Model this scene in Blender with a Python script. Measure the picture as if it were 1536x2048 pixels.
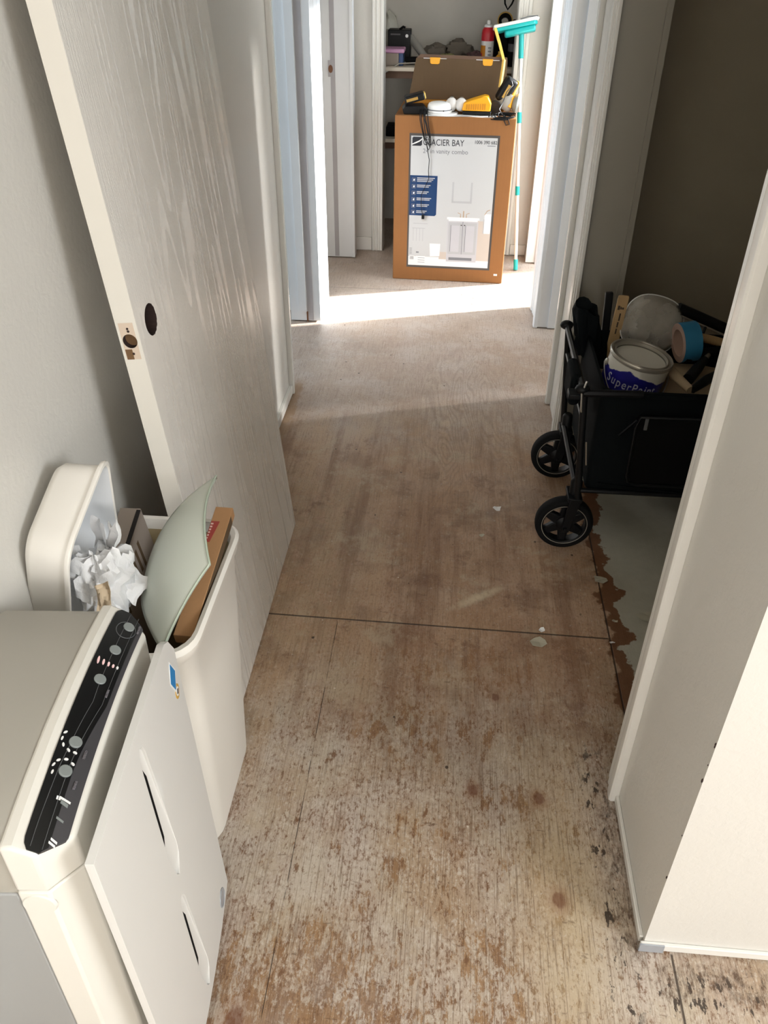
import bpy, bmesh, math, random
from mathutils import Matrix, Vector, noise as mnoise

for o in list(bpy.data.objects):
    bpy.data.objects.remove(o, do_unlink=True)
S = bpy.context.scene
COL = S.collection
PI = math.pi

# ------------------------------------------------------------------ camera
def make_camera():
    p, y, r = math.radians(35.158), math.radians(4.575), math.radians(-0.576)
    cp, sp, cy, sy, cr, sr = math.cos(p), math.sin(p), math.cos(y), math.sin(y), math.cos(r), math.sin(r)
    f = Vector((-sy*cp, cy*cp, -sp)); rt = Vector((cy, sy, 0)); dn = f.cross(rt)
    r2 = cr*rt + sr*dn; d2 = -sr*rt + cr*dn
    cd = bpy.data.cameras.new('camera'); cd.sensor_fit = 'VERTICAL'
    cd.sensor_height = 36.0; cd.sensor_width = 27.0; cd.lens = 1641.11*36/2048
    cd.clip_start = 0.02; cd.clip_end = 200
    c = bpy.data.objects.new('camera', cd); COL.objects.link(c)
    m = Matrix.Identity(4)
    for i in range(3):
        m[i][0] = r2[i]; m[i][1] = -d2[i]; m[i][2] = -f[i]
    m[2][3] = 1.47
    c.matrix_world = m
    S.camera = c
make_camera()

# ------------------------------------------------------------------ light and exposure
S.view_settings.view_transform = 'Standard'
S.view_settings.look = 'None'
S.view_settings.exposure = 0.75
S.view_settings.gamma = 1.0
S.view_settings.use_curve_mapping = False

world = bpy.data.worlds.new('sky'); S.world = world; world.use_nodes = True
wn = world.node_tree.nodes; wl = world.node_tree.links
bg = wn['Background']; bg.inputs['Color'].default_value = (0.62, 0.78, 1.0, 1); bg.inputs['Strength'].default_value = 2.2

def add_light(name, kind, loc, direction, energy, color, size=1, size_y=None, angle=None, spread=None):
    l = bpy.data.lights.new(name, kind); l.energy = energy; l.color = color
    if kind == 'AREA':
        l.shape = 'RECTANGLE'; l.size = size; l.size_y = size_y or size
        if spread: l.spread = spread
    if angle is not None: l.angle = angle
    o = bpy.data.objects.new(name, l); COL.objects.link(o)
    o.location = loc
    o.rotation_euler = Vector(direction).to_track_quat('-Z', 'Y').to_euler()
    return o

# low sun, entering through the windows of the two rooms on the right
SUN_DIR = (-1.0, -0.325, -0.30)
add_light('sun', 'SUN', (6, 4, 6), SUN_DIR, 20, (1.0, 0.985, 0.96), angle=math.radians(1.6))
# daylight through the big living room window (behind the camera, to the right)
add_light('living_room_window_daylight', 'AREA', (2.35, -0.52, 1.75), (-1, 0.34, -0.42), 42, (0.93, 0.968, 1.0), 1.1, 1.0)
add_light('added_front_fill', 'AREA', (0.5, -3.3, 1.5), (-0.02, 1, -0.12), 42, (1.0, 0.98, 0.96), 1.6, 1.3)  # added fill from behind the viewer, not a known window
# daylight through the windows of the side rooms
add_light('bedroom_window_daylight', 'AREA', (2.3, 4.55, 1.45), (-1, -0.1, -0.1), 48, (0.76, 0.88, 1.0), 1.5, 1.3)
add_light('left_bedroom_window_daylight', 'AREA', (-2.9, 2.55, 1.5), (1, 0.28, -0.1), 25, (0.64, 0.82, 1.0), 1.2, 1.3)
add_light('bathroom_window_daylight', 'AREA', (-2.4, 4.15, 1.6), (1, 0.05, -0.15), 1.5, (0.72, 0.86, 1.0), 0.6, 0.9)

add_light('added_hall_fill', 'AREA', (1.52, 3.30, 1.25), (-1, -0.45, -0.12), 4, (0.90, 0.96, 1.0), 0.6, 1.3)  # extra lamp added to lift the mid hall

# ------------------------------------------------------------------ node helper
def lin(c):
    return tuple(((v/255)/12.92 if v/255 <= 0.04045 else ((v/255+0.055)/1.055)**2.4) for v in c)

class NT:
    def __init__(s, name):
        s.m = bpy.data.materials.new(name); s.m.use_nodes = True
        s.t = s.m.node_tree; s.n = s.t.nodes; s.l = s.t.links
        s.b = s.n['Principled BSDF']; s.out = s.n['Material Output']
        s._obj = None
    def set(s, inp, v):
        if isinstance(v, bpy.types.NodeSocket): s.l.new(v, inp)
        elif v is not None:
            if inp.type == 'RGBA' and len(v) == 3: v = (*v, 1)
            inp.default_value = v
    def node(s, kind, **kw):
        x = s.n.new(kind)
        for k, v in kw.items(): setattr(x, k, v)
        return x
    def math(s, op, a, b=None, c=None, clamp=False):
        x = s.node('ShaderNodeMath', operation=op, use_clamp=clamp)
        s.set(x.inputs[0], a)
        if b is not None: s.set(x.inputs[1], b)
        if c is not None: s.set(x.inputs[2], c)
        return x.outputs[0]
    def add(s, a, b): return s.math('ADD', a, b)
    def sub(s, a, b): return s.math('SUBTRACT', a, b)
    def mul(s, a, b): return s.math('MULTIPLY', a, b)
    def step(s, v, lo, hi):
        x = s.node('ShaderNodeMapRange', interpolation_type='SMOOTHSTEP')
        s.set(x.inputs[0], v); s.set(x.inputs[1], lo); s.set(x.inputs[2], hi)
        x.inputs[3].default_value = 0; x.inputs[4].default_value = 1
        return x.outputs[0]
    def band(s, v, a, b, soft):
        return s.mul(s.step(v, a-soft, a+soft), s.sub(1.0, s.step(v, b-soft, b+soft)))
    def mix(s, f, a, b, mode='MIX'):
        x = s.node('ShaderNodeMix', data_type='RGBA', blend_type=mode)
        s.set(x.inputs[0], f); s.set(x.inputs[6], a); s.set(x.inputs[7], b)
        return x.outputs[2]
    def pos(s):
        if s._obj is None: s._obj = s.node('ShaderNodeTexCoord').outputs['Object']
        return s._obj
    def xyz(s, v=None):
        x = s.node('ShaderNodeSeparateXYZ'); s.l.new(v or s.pos(), x.inputs[0])
        return x.outputs
    def scale(s, v, sc, loc=(0,0,0), rot=(0,0,0)):
        x = s.node('ShaderNodeMapping'); s.l.new(v, x.inputs[0])
        x.inputs['Scale'].default_value = sc; x.inputs['Location'].default_value = loc; x.inputs['Rotation'].default_value = rot
        return x.outputs[0]
    def noise(s, v=None, scale=5, detail=4, rough=0.55, dist=0.0, sc=None, loc=(0,0,0)):
        v = v or s.pos()
        if sc or loc != (0,0,0): v = s.scale(v, sc or (1,1,1), loc)
        x = s.node('ShaderNodeTexNoise'); s.l.new(v, x.inputs['Vector'])
        x.inputs['Scale'].default_value = scale; x.inputs['Detail'].default_value = detail
        x.inputs['Roughness'].default_value = rough; x.inputs['Distortion'].default_value = dist
        return x.outputs['Fac']
    def voro(s, v=None, scale=5, sc=None, rnd=1.0):
        v = v or s.pos()
        if sc: v = s.scale(v, sc)
        x = s.node('ShaderNodeTexVoronoi'); s.l.new(v, x.inputs['Vector'])
        x.inputs['Scale'].default_value = scale; x.inputs['Randomness'].default_value = rnd
        return x.outputs['Distance'], x.outputs['Color']
    def blob(s, x, y, cx, cy, rx, ry, soft=0.5):
        """1 at the centre of an ellipse, falling to 0 at its rim"""
        dx = s.math('DIVIDE', s.sub(x, cx), rx); dy = s.math('DIVIDE', s.sub(y, cy), ry)
        d = s.math('SQRT', s.add(s.mul(dx, dx), s.mul(dy, dy)))
        return s.sub(1.0, s.step(d, 1-soft, 1.0))
    def bump(s, h, strength, dist=0.002):
        x = s.node('ShaderNodeBump'); x.inputs['Strength'].default_value = strength; x.inputs['Distance'].default_value = dist
        s.l.new(h, x.inputs['Height']); s.l.new(x.outputs[0], s.b.inputs['Normal'])
    def col(s, c): s.set(s.b.inputs['Base Color'], c)
    def rough(s, r): s.set(s.b.inputs['Roughness'], r)

def plain(name, rgb, rough=0.5, metal=0.0, var=0.06, bump=0.0, bscale=300, spec=None, **kw):
    """plain painted / moulded surface with a little procedural unevenness"""
    t = NT(name); c = lin(rgb)
    n = t.noise(scale=9, detail=5)
    t.col(t.mix(n, tuple(v*(1-var) for v in c), tuple(min(1, v*(1+var)) for v in c)))
    t.rough(rough); t.b.inputs['Metallic'].default_value = metal
    if spec is not None: t.b.inputs['Specular IOR Level'].default_value = spec
    if bump: t.bump(t.noise(scale=bscale, detail=2), bump, 0.001)
    for k, v in kw.items(): t.set(t.b.inputs[k], v)
    return t.m

# ------------------------------------------------------------------ materials
def mat_wall():
    t = NT('wall_paint'); c = lin((214, 211, 204))
    t.col(t.mix(t.noise(scale=3, detail=4), tuple(v*0.95 for v in c), tuple(v*1.03 for v in c)))
    t.rough(0.42)
    n = t.noise(scale=70, detail=5, rough=0.6, dist=0.4)
    t.bump(n, 0.35, 0.0022)
    return t.m
def mat_wood_grain_door():
    t = NT('door_white_woodgrain'); t.col(lin((236, 232, 224))); 
    p = t.pos(); warp = t.noise(scale=2.0, detail=2, sc=(1, 1, 0.35))
    x, y, z = t.xyz()
    # cathedral figure: smooth glossy bands left standing in a pebbled ground
    f = t.noise(scale=1.0, detail=2.0, sc=(1, 5.2, 0.42), dist=0.25)
    ring = t.math('ABSOLUTE', t.sub(t.math('FRACT', t.mul(f, 15.0)), .5))
    smooth = t.step(t.add(ring, t.mul(t.sub(t.noise(scale=1.0, detail=3, sc=(10, 60, 2)), .5), .25)), .33, .38)
    fine = t.noise(scale=1.0, detail=4, rough=0.6, sc=(30, 260, 7))
    finel = t.step(fine, .42, .58)
    peb = t.noise(scale=230, detail=2)
    h = t.add(t.mul(smooth, .9), t.mul(t.sub(1.0, smooth), t.add(t.mul(finel, .45), t.mul(peb, 1.0))))
    t.bump(h, 0.40, 0.0018)
    t.rough(t.sub(.36, t.mul(smooth, .11))); t.b.inputs['Specular IOR Level'].default_value = .75
    return t.m
def mat_cardboard(name, rgb, var=0.1):
    t = NT(name); c = lin(rgb)
    n = t.noise(scale=4, detail=6, rough=0.65)
    flute = t.noise(scale=1, detail=2, sc=(160, 160, 3))
    k = t.add(t.mul(n, 0.7), t.mul(flute, 0.3))
    t.col(t.mix(k, tuple(v*(1-var*2) for v in c), tuple(v*(1+var) for v in c)))
    t.rough(0.8); t.b.inputs['Specular IOR Level'].default_value = 0.2
    return t.m

def mat_floor():
    t = NT('worn_plywood'); P = t.pos()
    x, y, z = t.xyz(P)
    # gentle warp so that nothing runs dead straight
    w = t.noise(scale=3.0, detail=3)
    xw = t.add(x, t.mul(t.sub(w, 0.5), 0.05))
    big = t.noise(scale=2.2, detail=5, rough=0.6, sc=(1.3, 0.8, 1))
    med = t.noise(scale=7.0, detail=7, rough=0.66, sc=(1.3, 0.75, 1), loc=(4.1, 2.3, 0))
    fine = t.noise(scale=34, detail=8, rough=0.72, sc=(1.35, 0.8, 1), loc=(1.7, 9.0, 0))
    vfine = t.noise(scale=150, detail=5, rough=0.7, sc=(1.5, 0.7, 1))
    strk = t.noise(scale=1.0, detail=4, rough=0.6, sc=(230, 7, 1))
    strk2 = t.noise(scale=1.0, detail=3, rough=0.6, sc=(75, 2.0, 1), loc=(3, 1, 0))
    # figure of the veneer (rotary-cut loops)
    fig = t.noise(scale=1.0, detail=2.5, rough=0.5, dist=0.35, sc=(6.5, 1.05, 1), loc=(0.3, 0.2, 0))
    ring = t.math('FRACT', t.mul(fig, 30.0))
    ringd = t.sub(1.0, t.step(t.math('ABSOLUTE', t.sub(ring, 0.5)), 0.05, 0.30))

    pale = lin((184, 169, 148)); pale2 = lin((174, 155, 140)); tan = lin((166, 138, 108))
    bare = lin((156, 120, 82)); bare2 = lin((128, 92, 60)); rust = lin((112, 70, 46)); dark = lin((96, 74, 56))
    white = lin((202, 195, 186)); grey = lin((176, 166, 152))
    c = t.mix(t.step(med, 0.35, 0.65), pale, pale2)
    c = t.mix(t.mul(t.step(big, 0.40, 0.62), 0.75), c, tan)
    # white chalky film, mostly to the left and further down the hall
    film = t.mul(t.step(t.noise(scale=5, detail=8, rough=0.7, loc=(8, 1, 0)), 0.44, 0.62), t.add(0.35, t.mul(t.step(y, 2.2, 3.2), 0.5)))
    c = t.mix(film, c, white)
    far = t.step(y, 2.35, 2.95)
    c = t.mix(t.mul(far, 0.62), c, t.mix(t.step(y, 3.3, 3.9), lin((178, 158, 146)), lin((206, 190, 178))))  # far end paler: brightness near the sun patch put into the colour
    # bare brown wood where the film has worn through, in ragged flakes
    reg = t.mul(t.blob(x, y, -0.16, 0.56, 0.42, 0.36, 0.9), 1.3)
    for (cx, cy, rx, ry, k) in ((0.14, 0.68, 0.10, 0.24, 1.0), (-0.04, 0.90, 0.10, 0.07, 1.0), (-0.02, 1.24, 0.32, 0.20, .8), (0.10, 1.45, 0.42, 0.18, .8), (0.24, 1.60, 0.14, 0.3, .3), (-0.37, 1.42, 0.10, 0.10, .8), (0.21, 1.10, .035, .35, .7), (0.10, 1.0, .4, .3, .45)):
        reg = t.math('MAXIMUM', reg, t.mul(t.blob(x, y, cx, cy, rx, ry, 0.95), k))
    rag = t.noise(scale=17, detail=14, rough=0.78, sc=(1.55, 0.72, 1), loc=(4.7, 2.9, 0))
    rag2 = t.noise(scale=48, detail=10, rough=0.78, sc=(1.6, 0.6, 1), loc=(0.7, 5.9, 0))
    near = t.sub(1.0, t.step(y, 1.5, 2.6))
    mask = t.mul(t.step(t.add(t.add(t.mul(rag, .75), t.mul(rag2, .28)), t.add(t.mul(reg, 0.105), t.mul(t.sub(strk, .5), .12))), 0.592, 0.622), t.sub(1.0, t.mul(far, .8)))
    barec = t.mix(t.step(strk2, .35, .65), bare, bare2)
    c = t.mix(t.mul(mask, t.sub(.85, t.mul(t.step(y, 1.45, 1.75), .5))), c, barec)
    fl = t.mul(t.step(t.add(rag2, t.mul(t.sub(rag, .5), .35)), 0.570, 0.60), t.add(.25, t.mul(near, .55)))
    c = t.mix(fl, c, lin((112, 80, 56)))
    rag3 = t.noise(scale=120, detail=8, rough=0.75, sc=(1.3, 0.7, 1), loc=(1.1, 3.9, 0))
    fleck = t.mul(t.step(t.add(rag3, t.add(t.mul(t.sub(rag2, .5), .45), t.mul(t.sub(med, .5), .30))), .555, .60), t.mul(near, .75))
    c = t.mix(fleck, c, lin((116, 84, 60)))
    fleck2 = t.mul(t.step(t.add(rag3, t.mul(t.sub(rag, .5), .5)), .46, .40), t.mul(near, .55))
    c = t.mix(fleck2, c, lin((206, 196, 182)))
    chk = t.mul(t.step(t.noise(scale=30, detail=12, rough=0.78, sc=(1.5, 0.6, 1), loc=(6.7, 1.9, 0)), 0.565, 0.60), t.add(.35, t.mul(near, .3)))
    c = t.mix(chk, c, lin((200, 188, 172)))
    # reddish stain near the seam, grey-brown grime mid hall
    red = t.mul(t.math('MAXIMUM', t.blob(x, y, 0.27, 1.52, 0.26, 0.32, 0.95), t.mul(t.blob(x, y, -0.10, 1.52, 0.16, 0.10, .9), .9)), t.step(med, 0.35, 0.6))
    c = t.mix(t.mul(red, 0.40), c, rust)
    gr = t.mul(t.blob(x, y, 0.02, 2.02, 0.55, 0.72, 0.95), t.step(t.noise(scale=4.5, detail=6, rough=.65, loc=(5, 5, 0)), 0.33, 0.62))
    c = t.mix(t.mul(t.band(t.add(y, t.mul(t.sub(med, .5), .5)), 1.38, 2.55, .22), .55), c, lin((200, 160, 126)))  # mid-hall band lightened in the colour to make up for weak light
    c = t.mix(t.mul(gr, 0.45), c, lin((150, 112, 84)))
    gr2 = t.mul(t.band(y, 1.2, 2.5, .2), t.step(t.noise(scale=6, detail=7, rough=.68, loc=(9, 2, 0)), .50, .64))
    c = t.mix(t.mul(gr2, .42), c, lin((112, 80, 62)))
    c = t.mix(t.mul(t.mul(t.band(y, 1.4, 2.3, .15), t.sub(1, t.step(x, -.30, -.12))), t.mul(t.step(rag, .4, .55), .5)), c, lin((176, 156, 128)))
    yb = t.mul(t.blob(x, y, -0.06, 1.85, 0.10, 0.45, 0.9), t.step(strk2, .4, .65))
    c = t.mix(t.mul(yb, .55), c, lin((140, 100, 56)))
    gry = t.mul(t.step(t.noise(scale=3.4, detail=7, rough=.7, loc=(11, 3, 0)), .52, .68), .45)
    c = t.mix(gry, c, lin((158, 142, 130)))
    # mid hall: long streaks of the veneer, chalky bloom and darker wear
    midz = t.band(t.add(y, t.mul(t.sub(med, .5), .4)), 1.15, 2.65, .25)
    cols = t.noise(scale=1.0, detail=6, rough=.62, sc=(15, .9, 1), loc=(4, 6, 0))
    c = t.mix(t.mul(midz, t.mul(t.step(cols, .50, .66), .50)), c, lin((122, 84, 58)))
    c = t.mix(t.mul(midz, t.mul(t.step(cols, .50, .34), .40)), c, lin((196, 166, 134)))
    blm = t.noise(scale=5.5, detail=9, rough=.72, loc=(7, 4, 0))
    c = t.mix(t.mul(midz, t.mul(t.step(t.add(blm, t.mul(t.sub(fine, .5), .35)), .53, .66), .62)), c, lin((196, 178, 152)))
    c = t.mix(t.mul(midz, t.mul(t.step(t.add(blm, t.mul(t.sub(fine, .5), .4)), .44, .32), .60)), c, lin((118, 84, 66)))
    dkz = t.mul(t.math('MAXIMUM', t.blob(x, y, 0.26, 1.44, 0.30, 0.24, .8), t.mul(t.blob(x, y, 0.0, 1.30, 0.34, 0.26, .9), .75)), t.step(t.add(t.mul(rag, .5), t.mul(blm, .5)), .40, .56))
    c = t.mix(t.mul(dkz, .34), c, t.mix(med, lin((150, 108, 74)), lin((120, 84, 62))))
    # yellowish stretch by the column
    yel = t.mul(t.blob(x, y, 0.27, 0.84, 0.13, 0.5, 0.9), .55)
    c = t.mix(t.mul(yel, .8), c, lin((192, 168, 126)))
    # wood grain lines and veneer figure
    grn = t.noise(t.scale(P, (400, 8.5, 1), (0, 0, 0)), 1.0, 4, .62)
    gl = t.mul(t.step(grn, 0.525, 0.61), t.add(0.27, t.mul(t.blob(x, y, 0.08, 0.85, 0.75, 0.75, 0.9), 0.26)))
    c = t.mix(gl, c, lin((104, 78, 56)))
    c = t.mix(t.mul(ringd, t.mul(t.step(y, 1.5, 2.0), t.mul(t.blob(x, y, 0.06, 2.7, 0.34, 1.1, .9), 0.30))), c, lin((120, 98, 82)))
    c = t.mix(t.mul(t.step(vfine, 0.54, 0.64), 0.42), c, lin((112, 90, 70)))
    scr = t.noise(t.scale(P, (16, 60, 1), (0, 0, 0), (0, 0, .5)), 1.0, 6, .7)
    c = t.mix(t.mul(t.step(scr, .63, .66), t.mul(near, .5)), c, lin((92, 68, 50)))
    c = t.mix(t.mul(t.step(t.noise(scale=95, detail=4, rough=.7, loc=(3, 3, 0)), 0.60, 0.70), .5), c, white)
    # dark specks of grit and old staples
    d1, dc = t.voro(scale=17, sc=(1, .8, 1)); sp = t.node('ShaderNodeSeparateXYZ'); t.l.new(dc, sp.inputs[0])
    spot = t.mul(t.sub(1.0, t.step(d1, 0.045, 0.075)), t.step(sp.outputs[0], 0.66, 0.68))
    c = t.mix(t.mul(spot, 0.85), c, lin((48, 36, 28)))
    d2, dc2 = t.voro(scale=26, sc=(1, 1, 1)); sp2 = t.node('ShaderNodeSeparateXYZ'); t.l.new(dc2, sp2.inputs[0])
    spot2 = t.mul(t.sub(1.0, t.step(d2, 0.05, 0.08)), t.step(sp2.outputs[1], 0.8, 0.82))
    c = t.mix(t.mul(spot2, 0.7), c, lin((222, 214, 200)))
    # knots
    kx = t.add(x, t.mul(t.sub(rag2, .5), .018)); ky = t.add(y, t.mul(t.sub(fine, .5), .03))
    for (cx, cy, r) in ((0.244, 1.078, .015), (0.266, 0.86, .017), (0.106, 1.087, .014), (-0.289, 0.605, .022), (0.16, 1.35, .012)):
        k = t.blob(kx, ky, cx, cy, r*2.0, r*2.6, .7); c = t.mix(t.mul(k, .38), c, lin((140, 98, 66)))
        k = t.blob(kx, ky, cx, cy, r*.85, r*1.15, .4); c = t.mix(t.mul(k, .62), c, lin((108, 66, 46)))
    # dust wiped across the boards
    rx = t.add(t.mul(t.sub(x, 0.137), 0.81), t.mul(t.sub(y, 1.715), 0.585)); ry = t.add(t.mul(t.sub(x, 0.137), -0.585), t.mul(t.sub(y, 1.715), 0.81))
    du = t.mul(t.blob(rx, ry, -0.02, 0, 0.13, 0.022, 0.9), t.step(fine, .3, .55))
    c = t.mix(t.mul(du, .8), c, lin((222, 206, 176)))
    # black nail holes and water marks along the foot of the column
    nx = t.add(x, t.mul(t.sub(rag, .5), .04))
    nb = t.math('MAXIMUM', t.mul(t.band(nx, 0.335, 0.385, .014), t.band(y, .60, 1.22, .06)), t.mul(t.band(t.add(y, t.mul(t.sub(rag, .5), .04)), .672, .748, .010), t.step(x, .36, .40)))
    blot = t.noise(scale=48, detail=6, rough=.62, sc=(1.35, .62, 1), loc=(2.2, 7.7, 0))
    nm = t.mul(nb, t.step(blot, 0.565, 0.60))
    c = t.mix(t.mul(nm, .90), c, lin((38, 27, 21)))
    smu = t.mul(t.math('MAXIMUM', t.mul(t.band(nx, .355, .41, .02), t.band(y, .75, 1.15, .05)), t.mul(t.band(y, .70, .765, .016), t.step(t.add(x, t.mul(t.sub(rag, .5), .2)), .40, .46))), t.step(rag2, .42, .60))
    c = t.mix(t.mul(smu, .68), c, lin((80, 66, 54)))
    # left wall edge: brown margin and dirt
    lm = t.mul(t.band(t.add(x, t.mul(t.sub(rag, .5), .10)), -.60, -.560, .012), t.band(y, 2.0, 2.95, .05))
    c = t.mix(t.mul(lm, .7), c, lin((150, 118, 84)))
    # sheet vinyl in the closet with a torn edge and a brown glue margin
    tear = t.add(t.mul(t.sub(t.noise(scale=9, detail=6, rough=.6, loc=(1, 1, 0)), .5), .20), t.mul(t.sub(med, .5), .06))
    e = t.add(x, tear)
    cz = t.band(y, 1.07, 2.75, .02)
    gm = t.mul(t.band(e, 0.452, 0.60, .006), cz)
    c = t.mix(t.mul(gm, .92), c, t.mix(fine, lin((126, 84, 54)), lin((98, 66, 44))))
    vy = t.mul(t.step(e, 0.494, 0.500), cz)
    vyc = t.mix(t.noise(scale=26, detail=6, rough=.7), lin((170, 166, 150)), lin((196, 192, 176)))
    vyc = t.mix(t.mul(spot, .8), vyc, lin((50, 46, 38)))
    c = t.mix(vy, c, vyc)
    nv = t.sub(1.0, vy)
    # sheet joints
    def joint(d, wdt): return t.sub(1.0, t.step(t.math('ABSOLUTE', d), wdt*.4, wdt))
    j = t.mul(joint(t.sub(t.add(y, t.mul(x, 0.0138)), 1.5812), .0035), t.sub(1, t.step(x, .45, .46)))
    j = t.math('MAXIMUM', j, t.mul(joint(t.sub(x, .457), .003), t.band(y, 1.2, 2.05, .02)))
    j = t.math('MAXIMUM', j, t.mul(joint(t.sub(x, .455), .003), t.sub(1, t.step(y, .775, .78))))
    j = t.math('MAXIMUM', j, t.mul(joint(t.sub(x, -.2445), .0012), t.mul(t.sub(1, t.step(y, 1.56, 1.58)), t.step(med, .4, .5))))
    j = t.math('MAXIMUM', j, t.mul(joint(t.sub(y, 4.035), .004), .5))
    c = t.mix(t.mul(t.mul(j, nv), .85), c, lin((44, 32, 24)))
    t.col(c)
    r = t.add(0.50, t.mul(t.sub(fine, .5), .35)); t.rough(r)
    t.b.inputs['Specular IOR Level'].default_value = 0.35
    h = t.add(t.add(t.mul(strk, .5), t.mul(fine, .7)), t.add(t.mul(vfine, .4), t.mul(mask, -.5)))
    h = t.sub(h, t.mul(j, 2.0))
    t.bump(h, 0.35, 0.0022)
    return t.m

def mat_glass_shade():
    t = NT('frosted_glass'); t.col(lin((222, 228, 216))); t.rough(0.2)
    t.b.inputs['Transmission Weight'].default_value = 0.25
    t.b.inputs['IOR'].default_value = 1.45
    return t.m
def mat_clear_plastic():
    t = NT('cloudy_clear_plastic'); n = t.noise(scale=18, detail=4, rough=.6)
    t.col(lin((206, 200, 188))); t.rough(0.10)
    t.set(t.b.inputs['Alpha'], t.add(0.22, t.mul(n, .36)))
    return t.m
def mat_crumple():
    t = NT('crumpled_white_paper'); t.col(lin((232, 232, 232))); t.rough(.6)
    t.bump(t.noise(scale=60, detail=5, dist=.8), .5, .004)
    return t.m
def mat_stick():
    t = NT('paddle_wood'); n = t.noise(scale=1, detail=4, sc=(160, 160, 6))
    t.col(t.mix(n, lin((168, 136, 92)), lin((186, 156, 112)))); t.rough(.7)
    return t.m
def mat_can_label():
    """printed paint-can label: blue below, white paint drips above"""
    t = NT('paint_can_label'); x, y, z = t.xyz()
    n = t.noise(scale=22, detail=4); n2 = t.noise(scale=9, detail=2)
    edge = t.add(z, t.add(t.mul(t.sub(n2, .5), .07), t.mul(t.sub(n, .5), .03)))
    m = t.step(t.add(edge, t.mul(x, .10)), 0.136, 0.139)
    bl = t.mix(n, lin((28, 26, 112)), lin((40, 36, 140)))
    t.col(t.mix(m, bl, lin((222, 218, 206)))); t.rough(.35)
    return t.m
def mat_cloth(name, rgb):
    t = NT(name); c = lin(rgb); n = t.noise(scale=8, detail=5)
    t.col(t.mix(n, tuple(v*.75 for v in c), c)); t.rough(.9)
    t.bump(t.noise(scale=500, detail=2), .4, .001)
    return t.m
def mat_black_fabric():
    t = NT('black_woven_fabric'); n = t.noise(scale=7, detail=4)
    t.col(t.mix(n, lin((9, 12, 14)), lin((17, 22, 24)))); t.rough(.9); t.b.inputs['Specular IOR Level'].default_value = .12
    t.bump(t.noise(scale=700, detail=1), .4, .001)
    return t.m
def mat_bathroom_print():
    """soft vignette-free grey studio print used for the picture on the box"""
    return plain('print_light_grey', (184, 186, 188), .35, var=.015)

M = {}
M['wall'] = mat_wall()
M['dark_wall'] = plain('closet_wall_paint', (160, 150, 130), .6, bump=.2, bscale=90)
M['closet_paint'] = plain('linen_closet_paint', (204, 200, 192), .6, bump=.2, bscale=90)
M['ceiling'] = plain('ceiling_paint', (226, 222, 214), .9)
M['trim'] = plain('trim_white_gloss', (226, 224, 218), .26, var=.03, bump=.08, bscale=60)
M['trim_far'] = plain('trim_primer_white', (214, 215, 216), .38, var=.05, bump=.1, bscale=60)
M['taupe_trim'] = plain('old_taupe_trim_paint', (152, 147, 135), .4, var=.03)  # darker and browner than the other trim
M['trim_bare'] = plain('unpainted_jamb_strip', (164, 160, 162), .6, var=.12)
M['brownwood'] = plain('raw_wood_edge', (112, 76, 52), .8, var=.2)
M['floor'] = mat_floor()
M['door'] = mat_wood_grain_door()
M['door_edge'] = plain('door_edge_paint', (222, 218, 208), .34, var=.02)
M['bare_mortise'] = plain('mortise_paint_worn', (206, 188, 170), .6, var=.25)
M['hole'] = plain('bored_wood', (112, 84, 56), .85, var=.2)
M['hole_dark'] = plain('dark_bored_wood', (46, 30, 26), .9, var=.3)
M['cream'] = plain('cream_plastic', (228, 225, 216), .32, var=.015)
M['cream_panel'] = plain('pale_cream_panel', (222, 221, 217), .36, var=.015)
M['greyplastic'] = plain('warm_grey_plastic', (172, 168, 158), .45, var=.02)
M['greyside'] = plain('cool_grey_plastic', (158, 159, 158), .4, var=.02)
M['blackgloss'] = plain('black_gloss_overlay', (16, 17, 18), .28, var=.1)
M['charcoal'] = plain('charcoal_overlay', (66, 65, 68), .35, var=.05)
M['overline'] = plain('overlay_line_grey', (92, 94, 96), .5)
M['button'] = plain('button_grey', (132, 138, 136), .45, var=.03)
M['buttontext'] = plain('overlay_text_grey', (118, 114, 118), .5)
M['white'] = plain('white_plastic', (238, 238, 236), .35, var=.02)
M['pink'] = plain('pink_lens', (255, 214, 214), .3, var=.02)
M['black'] = plain('black_plastic', (13, 14, 16), .45, var=.1, spec=.25)
M['blackmatte'] = plain('matte_black', (9, 9, 10), .8, var=.1, spec=.15)
M['rubber'] = plain('tyre_rubber', (15, 15, 16), .8, var=.1, spec=.2)
M['ringgrey'] = plain('rim_line_grey', (150, 144, 132), .5)
M['metalblack'] = plain('black_steel_tube', (14, 15, 17), .42, metal=.0, var=.1, spec=.3)
M['steel'] = plain('bright_steel', (190, 188, 182), .28, metal=.9, var=.05)
M['fabric'] = mat_black_fabric()
M['binplastic'] = plain('ivory_bin_plastic', (234, 230, 221), .34, var=.02)
M['bininside'] = plain('dirty_bin_inside', (168, 152, 118), .6, var=.25)
M['lidplastic'] = plain('ivory_lid_plastic', (234, 230, 222), .33, var=.02)
M['lidinside'] = plain('white_lid_inside', (226, 228, 230), .35, var=.02)
M['glass'] = mat_glass_shade()
M['glass_edge'] = plain('glass_green_edge', (176, 188, 170), .2)
M['card'] = mat_cardboard('brown_cardboard', (140, 96, 58))
M['card2'] = mat_cardboard('plain_cardboard', (178, 136, 96))
M['card_dark'] = mat_cardboard('greyish_cardboard', (94, 76, 56))
M['redlabel'] = plain('red_print', (158, 62, 54), .5)
M['whiteink'] = plain('pale_print', (226, 190, 180), .5)
M['taupe'] = plain('taupe_carton', (150, 138, 128), .6, var=.05)
M['carton_dark'] = plain('dark_gap', (30, 26, 24), .9)
M['paper'] = mat_crumple()
M['beigepaper'] = plain('beige_card', (206, 186, 158), .8)
M['print_grey'] = mat_bathroom_print()
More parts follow.
